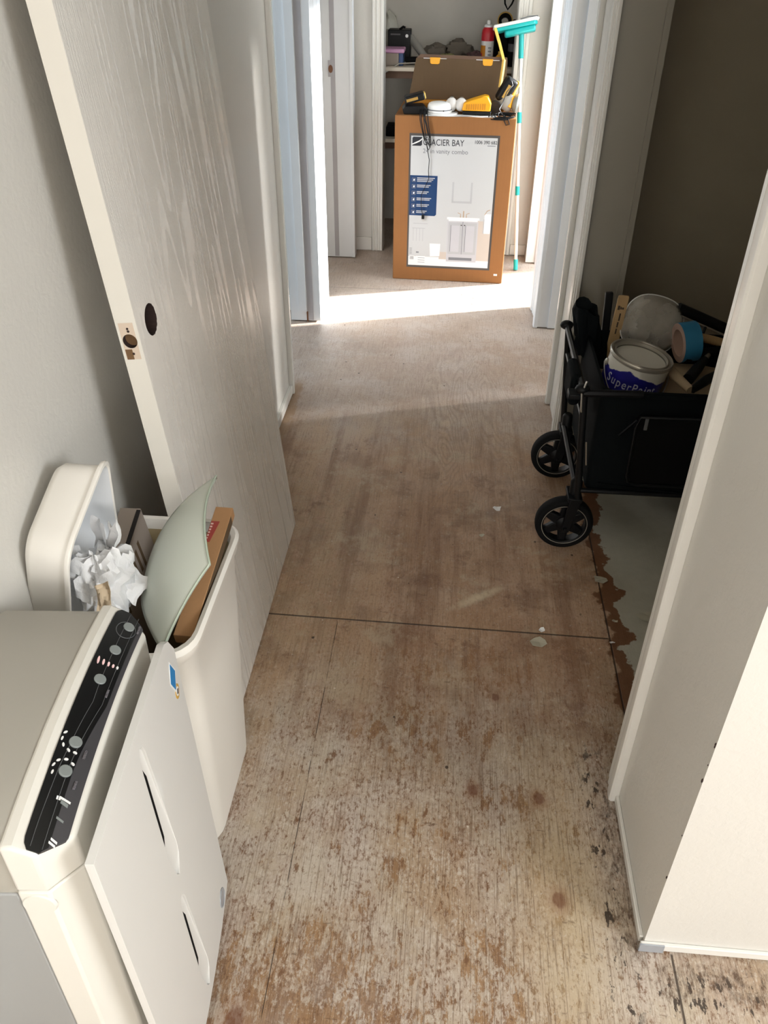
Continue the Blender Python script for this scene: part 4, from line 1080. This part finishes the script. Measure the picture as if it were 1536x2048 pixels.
# ================================================================== VANITY CARTON
vy0, vy1, vx0, vx1, vz = 4.183, 4.60, -.303, .262, .778
vr = R(-.033, 'Z')
vm = T(-.02, 4.183, .001) @ vr @ T(.02, -4.183, 0)
vb = thing('vanity_carton', 'tall brown cardboard carton with a printed bathroom vanity picture at the hall end', 'carton', (-.02, 4.39, 0))
shl = MB(vm).box(vx0, vx1, vy0, vy1, 0, vz).build('carton_body', M['card'], vb, bevel=.004)
MB(vm).box(vx0+.01, vx1-.01, vy0+.20, vy0+.21, vz, vz+.0012).build('top_seam', M['card_dark'], shl, smooth=0)
fm = vm @ frame((vx0, vy0, 0), (1, 0, 0), (0, 0, 1))        # x right, y up, z toward the camera
lx0, lx1, lz0, lz1 = .071, .496, .066, .703
lab = MB(fm).box(lx0, lx1, lz0, lz1, 0, .0006).build('printed_label', M['print_border'], vb, smooth=0)
def pr(poly, mat, name='print', z=.0010):
    return MB(fm).prism(poly, .0004, z).build(name, M[mat], lab, smooth=0)
def rc(x0, x1, y0, y1): return [(x0, y0), (x1, y0), (x1, y1), (x0, y1)]
pr(rc(lx0+.008, lx1-.010, lz0+.011, lz1-.011), 'print_grey', 'picture_ground', .0009)
pr(rc(lx0+.008, lx1-.010, .077, .122), 'print_white', 'picture_floor', .0010)
pr(rc(.405, lx1-.010, .112, .31), 'print_warm', 'picture_shadow', .0011)
pr(rc(.235, .275, .113, .150), 'print_warm', 'picture_shadow', .0011)
# brand block
pr([(.085, .648), (.126, .648), (.131, .653), (.131, .6875), (.090, .6875), (.085, .6825)], 'print_logo', 'logo', .0012)
MB(fm).prism([(.083, .656), (.100, .664), (.118, .672), (.133, .683), (.133, .6775), (.120, .667), (.104, .6595), (.083, .652)], .0010, .0016).build('logo_swoosh', M['print_white'], lab, smooth=0)
tf = lambda x, y: fm @ T(x, y, .0010)
text('GLACIER BAY', .040, tf(.136, .6520), M['print_logo'], lab, 'lettering', .0004, 'LEFT', .80)
text('24 in vanity combo', .0285, tf(.136, .6170), M['print_mid'], lab, 'lettering', .0002, 'LEFT', .98)
text('1006 390 682', .0215, tf(.485, .6650), M['print_logo'], lab, 'lettering', .0004, 'RIGHT', .90)
pr(rc(.44, .478, .6555, .6585), 'print_mid', 'small_print', .0012)
# navy feature list
pr([(.079, .326), (.205, .326), (.212, .333), (.212, .515), (.079, .515)], 'print_navy', 'feature_panel', .0012)
for i in range(6):
    cy = .494-.0305*i
    mb = MB(fm).prism(rc(.088, .106, cy-.009, cy+.009), .0010, .0014).build('feature_icon', M['print_mid'], lab, smooth=0)
    MB(fm).prism(rc(.0900, .1040, cy-.007, cy+.007), .0012, .0016).build('feature_icon', M['print_navy'], lab, smooth=0)
    MB(fm).prism([(.094, cy-.004), (.101, cy-.005), (.102, cy+.004), (.096, cy+.0045)], .0014, .0018).build('feature_icon', M['print_white'], lab, smooth=0)
    for k in range(3 if i == 0 else 2):
        w_ = (.086, .066, .058, .072, .062, .052)[i]-.008*k
        MB(fm).prism(rc(.113, .113+w_, cy+.004-.0075*k+(.003 if i == 0 else 0), cy+.0085-.0075*k+(.003 if i == 0 else 0)), .0010, .0014).build('feature_text', M['print_soft'], lab, smooth=0)
# mirror, vanity, faucet, towel, basket in the picture
for p in (rc(.285, .294, .398, .490), rc(.375, .384, .398, .490), rc(.285, .384, .392, .402)): pr(p, 'print_soft', 'picture_mirror', .0011)
pr(rc(.268, .428, .313, .324), 'print_white', 'picture_basin', .0012); pr(rc(.276, .420, .305, .314), 'print_white', 'picture_basin', .0012)
pr(rc(.272, .424, .103, .306), 'print_cab', 'picture_cabinet', .0012)
for x0 in (.278, .351):
    pr(rc(x0, x0+.067, .142, .300), 'print_soft', 'picture_cabinet_door', .0013); pr(rc(x0+.012, x0+.055, .154, .284), 'print_cab', 'picture_cabinet_door', .0014)
    pr(rc(x0+.010, x0+.0125, .154, .286), 'print_mid', 'picture_cabinet_door', .0015)
pr(rc(.3465, .3492, .142, .304), 'print_mid', 'picture_gap', .0015)
pr(rc(.285, .402, .111, .125), 'print_mid', 'picture_vent', .0015)
for x in (.341, .357): pr(rc(x-.004, x+.003, .284, .289), 'print_border', 'picture_knob', .0016)
pr(rc(.345, .351, .324, .356), 'print_nickel', 'picture_faucet', .0013)
for s_ in (-1, 1): pr([(.348+s_*.012, .324), (.348+s_*.017, .324), (.348+s_*.016, .340), (.348+s_*.030, .345), (.348+s_*.028, .348), (.348+s_*.013, .342)], 'print_nickel', 'picture_faucet', .0013)
pr([(.449, .340), (.462, .362), (.478, .368), (.476, .363), (.464, .358), (.453, .340)], 'print_nickel', 'picture_towel_ring', .0013)
pr(rc(.452, .484, .250, .345), 'print_white', 'picture_towel', .0013); pr(rc(.448, .453, .250, .32), 'print_soft', 'picture_towel', .0013)
pr([(.190, .125), (.238, .128), (.240, .190), (.186, .190)], 'print_white', 'picture_basket', .0013)
for i in range(4): pr(rc(.100+.016*i, .103+.016*i, .200, .262), 'print_soft', 'picture_line_drawing', .0011)
pr(rc(.096, .160, .262, .266), 'print_soft', 'picture_line_drawing', .0011); pr(rc(.100, .172, .285, .289), 'print_soft', 'picture_line_drawing', .0011)
pr(rc(.084, .110, .100, .124), 'print_white', 'barcode', .0012)
for i in range(7): pr(rc(.087+.003*i, .0884+.003*i+.0006*(i % 2), .106, .122), 'print_mid', 'barcode', .0014)
pr(rc(.118, .165, .083, .124), 'print_white', 'small_print', .0011)
for i in range(3): pr(rc(.128, .163, .092+.011*i, .094+.011*i), 'print_mid', 'small_print', .0013)
for i in range(5): pr(rc(.084, .097, .134+.007*i, .136+.007*i), 'print_mid', 'small_print', .0012)
pr(rc(.118, .132, .140, .147), 'print_mid', 'crown_mark', .0012)
MB(fm).box(.520, .538, .040, .049, 0, .0006).build('white_sticker', M['print_white'], vb, smooth=0)

# ---- things on top of the carton
VT = vz+.001
# printed open tool carton behind: upright lid flap with two yellow tabs
tc = thing('tool_carton', 'open brown tool carton with yellow tabs on its raised lid, on the vanity carton', 'carton', (-.02, 4.45, VT))
fmq = frame((-.255, 4.42, VT+.02), (1, .0, -.012), (.02, .08, .995))
lidf = MB(fmq).prism([(-.002, 0), (.468, 0), (.462, .192), (.030, .192)], -.004, 0).build('lid_flap', M['card_dark'], tc, bevel=.001)
MB(fmq).prism([(.030, .190), (.462, .190), (.46, .205), (.05, .208)], -.03, -.004).build('lid_edge', M['shelfdark'], tc, smooth=0)
for x in (.095, .345):
    MB(fmq).prism([(x, .196), (x+.050, .196), (x+.047, .172), (x+.04, .168), (x+.010, .168), (x+.003, .172)], -.004, .003).build('lid_tab', M['yellow'], tc, bevel=.001)
    MB(fmq).box(x-.03, x+.08, .1905, .1930, -.002, .0012).build('lid_slot', M['print_white'], tc, smooth=0)
MB().box(-.255, .205, 4.33, 4.42, VT+.001, VT+.035).build('tray', M['orange_dark'], tc, bevel=.001)
# battery charger with battery (left)
def xf(x, y, rot): return T(x, y, VT) @ R(rot, 'Z')
ch = thing('battery_charger', 'black battery charger with a battery tilted on it, left end of the carton top', 'charger', (-.215, 4.27, VT))
cm_ = xf(-.213, 4.262, .12)
MB(cm_).prism([(-.055, 0), (.055, 0), (.058, .018), (.040, .036), (-.048, .036), (-.060, .020)], -.045, .045, 0, frame((0, 0, 0), (1, 0, 0), (0, 0, 1), (0, -1, 0))).build('charger_base', M['black'], ch, bevel=.004)
bm_ = cm_ @ frame((-.045, -.03, .038), (.97, 0, .24), (0, 1, 0))
bat = MB(bm_).box(0, .092, -.008, .058, .002, .034).build('battery_pack', M['black'], ch, bevel=.005)
MB(bm_).box(.006, .060, -.0095, -.0075, .011, .023).build('rating_label', M['gold'], bat, smooth=0)
MB(bm_).box(.088, .098, .0, .05, .004, .030).build('release_button', M['yellow2'], ch, bevel=.003)
# cord bundle hanging over the front of the carton
cd = MB(); fy = vy0-.006
def wob(pts, r=.0022): cd.tube(pts, r, 6)
for i, (dx, zt_, zb) in enumerate(((0, .80, .635), (.012, .815, .648), (-.006, .795, .68))):
    top_ = Vector((-.176+dx*1.4, fy+.03, zt_)); 
    loop = [Vector((-.182+dx, 4.235, VT+.022)), Vector((-.180+dx*1.1, 4.200, VT+.020)), Vector((-.178+dx, fy-.004-.002*i, VT-.012)), Vector((-.172+dx*.8, fy-.004-.002*i, .735)), Vector((-.158+dx*.5, fy-.006-.001*i, .68)), Vector((-.145+dx*.4, fy-.006, zb+.012)), Vector((-.139+dx*.3, fy-.008, zb)), Vector((-.132+dx*.3, fy-.006, zb+.014)), Vector((-.140+dx*.5, fy-.006, .70)), Vector((-.152+dx*.6, fy-.004, .745)), Vector((-.160+dx, fy-.003, VT-.006)), Vector((-.165+dx, 4.20, VT+.018))]
    wob(loop)
wob([Vector((-.150, fy-.004, .66)), Vector((-.142, fy-.003, .625)), Vector((-.134, fy-.002, .590)), Vector((-.136, fy-.002, .540)), Vector((-.133, fy-.002, .505)), Vector((-.150, fy-.002, .465)), Vector((-.166, fy-.002, .430)), Vector((-.166, fy-.002, .380)), Vector((-.160, fy-.003, .345)), Vector((-.155, fy-.003, .332))], .0019)
cdo = cd.build('charger_cord', M['black'], ch, smooth=60)
MB().box(-.162, -.148, fy-.008, fy+.002, .314, .335).build('plug', M['black'], ch, bevel=.002)
MB().box(-.1575, -.1555, fy-.004, fy-.003, .302, .315).box(-.1525, -.1505, fy-.004, fy-.003, .302, .315).build('plug_prong', M['steel'], ch, smooth=0)
# smoke detector on its mounting plate
sd = thing('smoke_detector', 'white round smoke detector lying on the vanity carton beside the charger', 'smoke detector', (-.10, 4.235, VT))
MB().lathe([(.074, 0), (.0755, .003), (.074, .007), (.058, .008)], 40, m=T(-.085, 4.262, VT)).build('mounting_plate', M['white'], sd)
MB().lathe([(.058, .008), (.060, .012), (.060, .017), (.058, .019), (.057, .022), (.056, .036), (.050, .045), (.040, .049), (0, .050)], 40, m=T(-.098, 4.262, VT)).build('housing', M['white'], sd)
MB().lathe([(.0585, .0175), (.0603, .018), (.0603, .0215), (.0585, .022)], 40, m=T(-.098, 4.262, VT), caps=False).build('sensor_slot', M['print_mid'], sd)
MB().lathe([(.0028, 0), (.0028, .002)], 10, m=T(-.077, 4.2035, VT+.020) @ R(PI/2, 'X')).build('test_light', M['black'], sd)
# two frosted bulbs
for x, y, lab_ in ((-.043, 4.275, 'frosted white light bulb resting against the smoke detector'), (.003, 4.272, 'frosted white light bulb between the detector and the yellow charger')):
    bl = thing('light_bulb', lab_, 'light bulb', (x, y, VT))
    bmx = frame((x, y, VT+.036), (1, 0, 0), (0, -.25, 1), (0, -1, -.25))
    MB(bmx).lathe([(.0001, .030), (.012, .027), (.022, .018), (.0285, .004), (.029, -.006), (.026, -.020), (.018, -.036), (.014, -.046)], 24).build('globe', M['bulb'], bl, smooth=60)
    MB(bmx).lathe([(.0135, -.046), (.0135, -.064), (.006, -.070)], 18).build('screw_base', M['steel'], bl)
# white rag strip under the things at the front edge
o = MB().sheet(lambda u, v: (-.16+.33*u, 4.186+.05*v-.004*math.sin(u*9), VT+.0015+.0008*math.sin(u*14)), 24, 3, .001).build('paper_strip', M['print_white'])
tag(o, 'white paper strip along the front edge of the vanity carton top', 'paper')
# yellow charger
yc = thing('yellow_charger', 'yellow vented battery charger on the vanity carton right of the bulbs', 'charger', (.075, 4.26, VT))
ym = xf(.075, 4.262, -.05)
MB(ym).box(-.062, .070, -.040, .045, .003, .020).build('black_base', M['black'], yc, bevel=.004)
yp = [(-.066, .020), (.066, .020), (.068, .050), (.052, .080), (.034, .082), (-.020, .066), (-.060, .052)]
yb_ = MB(ym).prism(yp, -.038, .042, 0, frame((0, 0, 0), (1, 0, 0), (0, 0, 1), (0, -1, 0))).build('vented_cover', M['yellow'], yc, bevel=.004)
for i in range(9):
    x = -.046+.0105*i
    MB(ym).box(x, x+.0045, -.0435, -.0415, .026, .048+.0006*i).build('vent_slot', M['orange_dark'], yb_, smooth=0)
# black cord bundle on the right front corner
cb = MB(); cy_ = 4.205
for i in range(4):
    rx_, rz_ = .052-.004*i, .014
    cb.tube([(.185+rx_*math.cos(a)+.01*i, cy_-.014+.020*math.sin(a), VT+.006+.004*i-(.012 if math.sin(a) < -.2 else 0)) for a in [2*PI*k/24 for k in range(25)]], .0026, 6, caps=False)
cb.tube([(.20, 4.19, VT+.012), (.205, vy0-.012, VT-.01), (.215, vy0-.014, VT-.028), (.230, vy0-.014, VT-.024), (.222, vy0-.012, VT-.002), (.20, 4.20, VT+.01)], .0026, 6)
cb.tube([(.195, 4.20, VT+.010), (.18, 4.22, VT+.03), (.196, 4.235, VT+.06), (.21, 4.25, VT+.10), (.235, 4.26, VT+.125), (.225, 4.28, VT+.15)], .0024, 6)
o = cb.build('power_cord', M['black'], smooth=60); tag(o, 'bundled black power cord at the right front corner of the vanity carton', 'cord')
# palm sander with dust canister, leaning at the right
sa = thing('orbital_sander', 'yellow and black orbital sander leaning at the right end of the vanity carton', 'sander', (.20, 4.32, VT))
s1 = frame((.195, 4.31, VT+.035), (.80, .1, -.50), (-.2, .9, .1))
MB(s1).lathe([(.040, -.010), (.046, .0), (.044, .03), (.036, .05), (.034, .062)], 24, m=R(.0, 'Z')).build('motor_skirt', M['greytube'], sa)
s2 = frame((.208, 4.30, VT+.098), (.46, 0, .86), (-.84, -.2, .45))
hd = MB(s2).box(-.052, .058, -.030, .030, -.028, .028).build('grip_body', M['black'], sa, bevel=.014, seg=4)
MB(s2).box(-.030, .030, -.004, .012, .0275, .0295).build('name_plate', M['gold'], hd, smooth=0)
MB(s2).box(-.045, .060, -.040, -.026, -.022, .022).build('yellow_shell', M['yellow2'], sa, bevel=.008, seg=3)
MB().tube([(.245, 4.30, VT+.105), (.235, 4.29, VT+.06), (.225, 4.28, VT+.03)], .012, 10).build('yellow_spine', M['yellow'], sa)
MB(frame((.258, 4.30, VT+.045), (.1, .9, .2), (0, -.2, 1), (-.95, -.28, .05))).lathe([(.001, -.016), (.042, -.016), (.044, -.006), (.034, .008), (.022, .016), (.001, .018)], 28).build('sanding_pad', M['button'], sa)
MB(frame((.160, 4.262, VT+.030), (1, 0, 0), (0, 0, 1), (0, -1, 0))).lathe([(.028, -.03), (.030, 0), (.028, .006), (.001, .008)], 24).build('dust_cap', M['carton_dark'], sa)
# bent yellow strap rising from the sander
ys = MB()
pts = [(.186, 4.40, VT+.06), (.190, 4.42, .985), (.140, 4.46, 1.118)]
ys.tube([(.182, 4.38, VT+.10), (.190, 4.40, .960), (.192, 4.42, .990)], .0085, 4); ys.tube([(.192, 4.42, .985), (.166, 4.44, 1.055), (.141, 4.46, 1.115)], .0085, 4)
o = ys.build('plastic_strip', M['yellow2'], smooth=0); tag(o, 'bent pale yellow plastic strip standing up behind the sander', 'strip')

# ================================================================== MOP
mp = thing('flat_mop', 'upside-down flat mop with a teal head and white pole beside the vanity carton', 'mop', (.343, 4.392, 0))
a0, a1 = Vector((.343, 4.392, .004)), Vector((.2715, 4.555, 1.075))
def on(t): return tuple(a0.lerp(a1, t))
MB().tube([on(0), on(.93)], .0085, 14).build('pole', M['white'], mp)
for t0, t1, r in ((0, .05, .0115), (.345, .385, .0112), (.655, .700, .0112), (.915, 1.03, .0125)):
    MB().tube([on(t0), on(t1)], r, 14).build('teal_collar', M['teal'], mp)
hm = frame((.240, 4.545, 1.116), (.985, .05, .19), (0, .98, -.2))
MB(hm).prism([(-.095, -.045), (.085, -.052), (.100, -.03), (.100, .03), (.085, .052), (-.095, .045)], -.010, .006).build('head_plate', M['teal'], mp, bevel=.004)
MB(hm).prism([(-.055, -.034), (.088, -.040), (.094, .03), (-.055, .034)], -.036, -.009).build('head_housing', M['teal'], mp, bevel=.008)
MB(hm).prism([(-.105, -.050), (.098, -.057), (.110, -.03), (.110, .03), (.098, .057), (-.105, .050)], .006, .020).build('mop_pad', M['moppad'], mp, bevel=.006)
MB(hm).tube([(.02+.0, -.05, .021), (.06, -.052, .024), (.10, -.04, .022), (.112, -.01, .01)], .003, 6).build('pad_trim', M['overline'], mp)

# ================================================================== LINEN CLOSET SHELVES
for k, (z, lab_) in enumerate(((.905, 'pale painted closet shelf crowded with tools and supplies'), (.560, 'lower linen closet shelf behind the vanity carton'))):
    o = MB().box(-.548, .398, 4.80, 5.295, z-.018, z).build('closet_shelf', M['shelfwood'], bevel=.001); tag(o, lab_, 'shelf')
    MB().box(-.548, .398, 4.83, 4.85, z-.055, z-.0185).build('shelf_cleat', M['shelfdark'], None)
for o in [x for x in COL.objects if x.name.startswith('shelf_cleat')]:
    o.parent = [x for x in COL.objects if x.name.startswith('closet_shelf')][0 if '.' not in o.name else 1]
SZ = .906
def put(x0, x1, y0, y1, z0, z1, mat, name, label, cat, bevel=.003, rot=0):
    cx, cy = (x0+x1)/2, (y0+y1)/2
    o = MB(T(cx, cy, 0) @ R(rot, 'Z')).box(x0-cx, x1-cx, y0-cy, y1-cy, z0, z1).build(name, M[mat], bevel=bevel); return tag(o, label, cat)
# wipes tub with lilac lid
wt = thing('wipes_tub', 'small white and navy tub with a lilac lid at the left end of the shelf', 'tub', (-.365, 4.90, SZ))
MB().box(-.43, -.335, 4.85, 4.96, SZ, SZ+.060).build('tub_body', M['taupe'], wt, bevel=.004)
MB().box(-.3349, -.312, 4.85, 4.96, SZ, SZ+.060).build('navy_side', M['navybox'], wt, bevel=.003)
MB().box(-.436, -.306, 4.842, 4.968, SZ+.058, SZ+.078).build('lid', M['purple'], wt, bevel=.006, seg=3)
bxk = thing('black_device', 'black box shaped device with small controls standing behind the lilac tub', 'device', (-.33, 5.05, SZ))
MB().box(-.405, -.285, 5.02, 5.12, SZ, SZ+.150).build('case', M['black'], bxk, bevel=.004)
MB().tube([(-.345, 5.03, SZ+.15), (-.325, 5.03, SZ+.163), (-.315, 5.03, SZ+.158)], .006, 8).build('top_knob', M['blackmatte'], bxk)
MB().lathe([(.008, 0), (.008, .004)], 16, m=T(-.305, 5.02, SZ+.122) @ R(PI/2, 'X')).build('dial', M['white'], bxk)
MB().box(-.392, -.340, 5.0185, 5.0195, SZ+.125, SZ+.132).build('face_print', M['charcoal'], bxk, smooth=0)
o = MB().tube([(-.285, 5.05, SZ+.11), (-.20, 4.96, SZ+.028)], .020, 12).build('grey_tube', M['greytube']); tag(o, 'grey sealant tube leaning beside the black device', 'tube')
o = MB().tube([(-.30, 4.90, SZ+.02), (-.20, 4.90, SZ+.022)], .018, 12).build('dark_tool', M['blackmatte']); tag(o, 'dark hand tool lying right of the lilac tub', 'tool')
def lump(name, c, r, sq, mat, seed, label, cat, amp=.3):
    o = crumple(c, r, seed, sq, amp, 24).build(name, M[mat], smooth=40); return tag(o, label, cat)
lump('folded_wrap', (-.155, 5.0, SZ+.052), .060, (1.1, .9, .75), 'greybag', 4, 'crumpled grey wrap on the shelf behind the tool carton lid', 'wrap')
lump('folded_wrap', (-.025, 5.04, SZ+.058), .070, (1.2, .8, .80), 'greybag', 9, 'larger crumpled grey wrap at the middle of the shelf', 'wrap')
lump('olive_pouch', (-.09, 4.92, SZ+.025), .05, (1.3, .7, .6), 'greencan', 6, 'olive and yellow pouch at the front of the shelf middle', 'pouch')
lump('maroon_bag', (.07, 4.95, SZ+.035), .06, (1.1, .9, .55), 'darkcloth', 12, 'dark maroon cloth bag left of the spray can', 'bag')
lump('plastic_bag', (-.43, 5.14, SZ+.11), .09, (.8, .7, 1.3), 'plasticbag', 15, 'cloudy plastic bag at the left back corner of the shelf', 'bag')
# spray can
sc_ = thing('spray_can', 'red and white spray can standing on the shelf left of the mop', 'spray can', (.122, 4.93, SZ))
cmx = T(.122, 4.93, SZ)
MB(cmx).lathe([(.031, 0), (.033, .003), (.033, .115)], 28).build('can_body', M['print_white'], sc_)
MB(cmx).lathe([(.0334, .115), (.0334, .150), (.030, .165), (.022, .176)], 28).build('red_shoulder', M['red'], sc_)
MB(cmx).lathe([(.022, .176), (.021, .184), (.016, .188)], 24).build('cap_ring', M['print_white'], sc_)
MB(cmx).lathe([(.010, .188), (.010, .200), (.007, .206)], 16).build('nozzle', M['white'], sc_)
MB(cmx).add([(.0337*math.cos(a), .0337*math.sin(a), z) for z in (.004, .095) for a in [PI+.1+i*.13 for i in range(10)]], [(i, i+1, i+11, i+10) for i in range(9)]).build('orange_panel', M['orange_dark'], sc_)
MB(cmx).add([(.0339*math.cos(a), .0339*math.sin(a), z) for z in (.004, .06) for a in [PI+.1+i*.09 for i in range(8)]], [(i, i+1, i+9, i+8) for i in range(7)]).build('red_panel', M['red'], sc_)
for i in range(5):
    MB(cmx).box(.004, .020, -.0345, -.0325, .018+.016*i, .024+.016*i).build('label_print', M['print_mid'], sc_, smooth=0)
lump('black_bag', (.205, 5.02, SZ+.085), .085, (.85, .8, 1.15), 'blackmatte', 21, 'black bag on the shelf behind the yellow bottle', 'bag', .2)
yb2 = thing('yellow_bottle', 'small yellow bottle on the shelf right of the spray can', 'bottle', (.187, 4.90, SZ))
MB(T(.190, 4.90, SZ)).lathe([(.020, 0), (.022, .004), (.022, .045), (.012, .056)], 20).build('bottle_body', M['yellow'], yb2)
MB(T(.190, 4.90, SZ)).lathe([(.010, .056), (.010, .070)], 16).build('cap', M['yellow2'], yb2)
db = thing('dark_bottle', 'dark bottle with a grey label at the right end of the shelf', 'bottle', (.262, 4.92, SZ))
MB(T(.257, 4.92, SZ)).lathe([(.026, 0), (.028, .004), (.028, .110), (.018, .140), (.014, .155)], 22).build('bottle_body', M['blackmatte'], db)
MB(T(.257, 4.92, SZ)).lathe([(.0284, .070), (.0284, .105)], 22, caps=False).build('label', M['charcoal'], db)
tw = thing('wire_spool', 'black and gold wire spool on top of the black bag', 'spool', (.205, 5.0, SZ+.18))
wmx = frame((.205, 4.98, SZ+.200), (1, 0, 0), (0, .25, 1), (0, -1, .25))
MB(wmx).lathe([(.018, -.015), (.036, -.015), (.036, .015), (.018, .015), (.018, -.015)], 28, caps=False).build('wire_winding', M['blackmatte'], tw)
MB(wmx).lathe([(.034, .0155), (.040, .0155), (.040, .019), (.034, .019), (.034, .0155)], 28, caps=False).build('flange', M['gold'], tw)
lump('dark_cloth', (.27, 5.03, SZ+.185), .045, (1.3, .8, .5), 'darkcloth', 31, 'dark cloth heap beside the wire spool under the hanging cable', 'cloth')
o = MB().tube([(.196, 5.02, 1.42), (.192, 5.02, 1.24), (.200, 5.02, 1.18), (.216, 5.02, 1.155), (.235, 5.02, 1.18), (.258, 5.02, 1.235), (.268, 5.02, 1.245), (.280, 5.02, 1.23), (.30, 5.02, 1.17)], .0045, 8).build('hanging_cable', M['blackmatte'], smooth=60)
tag(o, 'black cable looping down at the right side of the linen closet', 'cable')
o = MB().tube([(-.41, 4.79, SZ-.03), (-.33, 4.84, SZ+.012), (-.20, 4.86, SZ+.016)], .0035, 6).build('metal_rod', M['steel']); tag(o, 'thin metal rod sticking out over the left shelf edge', 'rod')
o = MB().box(-.40, -.33, 4.86, 5.0, .561, .61).build('shoe_box', M['blackmatte'], bevel=.004); tag(o, 'dark box on the lower closet shelf', 'box')

# ================================================================== SCRAPS ON THE FLOOR
def scrap(name, x, y, sz, seed, label, mat='chip'):
    rr = random.Random(seed); n = 7; a0_ = rr.random()*6
    pts = [(sz*(.55+.6*rr.random())*math.cos(a0_+2*PI*i/n), sz*(.55+.6*rr.random())*.7*math.sin(a0_+2*PI*i/n)) for i in range(n)]
    hgt = [.001+.006*rr.random() for i in range(n)]
    v = [(x+px_, y+py_, h_) for (px_, py_), h_ in zip(pts, hgt)]; c_ = (x, y, .002)
    vs = [c_]+v+[(c_[0], c_[1], .0012)]+[(p[0], p[1], p[2]-.0008) for p in v]
    f = [(0, 1+i, 1+(i+1) % n) for i in range(n)]+[(n+1, n+2+(i+1) % n, n+2+i) for i in range(n)]+[(1+i, n+2+i, n+2+(i+1) % n, 1+(i+1) % n) for i in range(n)]
    o = MB().add(vs, f).build(name, M[mat], smooth=0); tag(o, label, 'scrap')
scrap('floor_scrap', .186, 2.131, .016, 1, 'small torn paper scrap on the plywood left of the wagon wheel', 'white')
scrap('floor_scrap', .135, 1.985, .009, 2, 'tiny pale scrap on the plywood mid hall')
scrap('floor_scrap', .462, 1.81, .026, 3, 'curled vinyl scrap at the torn vinyl edge below the wheel')
scrap('floor_scrap', .275, 1.544, .030, 4, 'pale vinyl scrap just below the plywood joint')
scrap('floor_scrap', .285, 1.590, .010, 5, 'small white crumb on the plywood joint', 'white')
scrap('floor_scrap', .575, 1.665, .040, 6, 'large vinyl flap lifting near the column casing')
scrap('floor_scrap', .478, 1.640, .012, 7, 'small vinyl crumb on the glue margin')
scrap('floor_scrap', .46, 1.56, .009, 8, 'light crumb right of the plywood joint', 'white')

# ---- what the rest of the shell is
SHELL = {'ceiling': 'plain white ceiling above the hallway', 'wall_left_hall': 'cream left hall wall with the two left doorways beyond the leaning door',
 'wall_left_bedroom': 'pale walls of the bedroom seen through the nearer left doorway', 'wall_left_bath': 'pale wall of the bath behind the farther left doorway',
 'wall_end': 'cream end wall of the hall around the linen closet opening', 'wall_closet_far': 'dim grey inside walls of the linen closet behind the shelves',
 'wall_right_header': 'wall above the closet opening on the right', 'wall_right_hall': 'right hall wall with the two right doorways beyond the wagon',
 'wall_window_side': 'outer wall of the sunny right room', 'wall_right_small_room': 'outer wall of the small right room', 'wall_right_rooms_divider': 'wall between the two right rooms',
 'wall_right_room_far': 'far wall of the sunny right room', 'wall_living_back': 'back wall of the living room behind the viewer', 'wall_living_right': 'right wall of the living room'}
for k, v in SHELL.items():
    if k in bpy.data.objects: bpy.data.objects[k]['label'] = v
for o in COL.objects:
    if o.parent is None and o.get('kind') == 'structure' and o.get('label') and not o.get('category'):
        o['category'] = o.name.split('_')[0].split('.')[0]
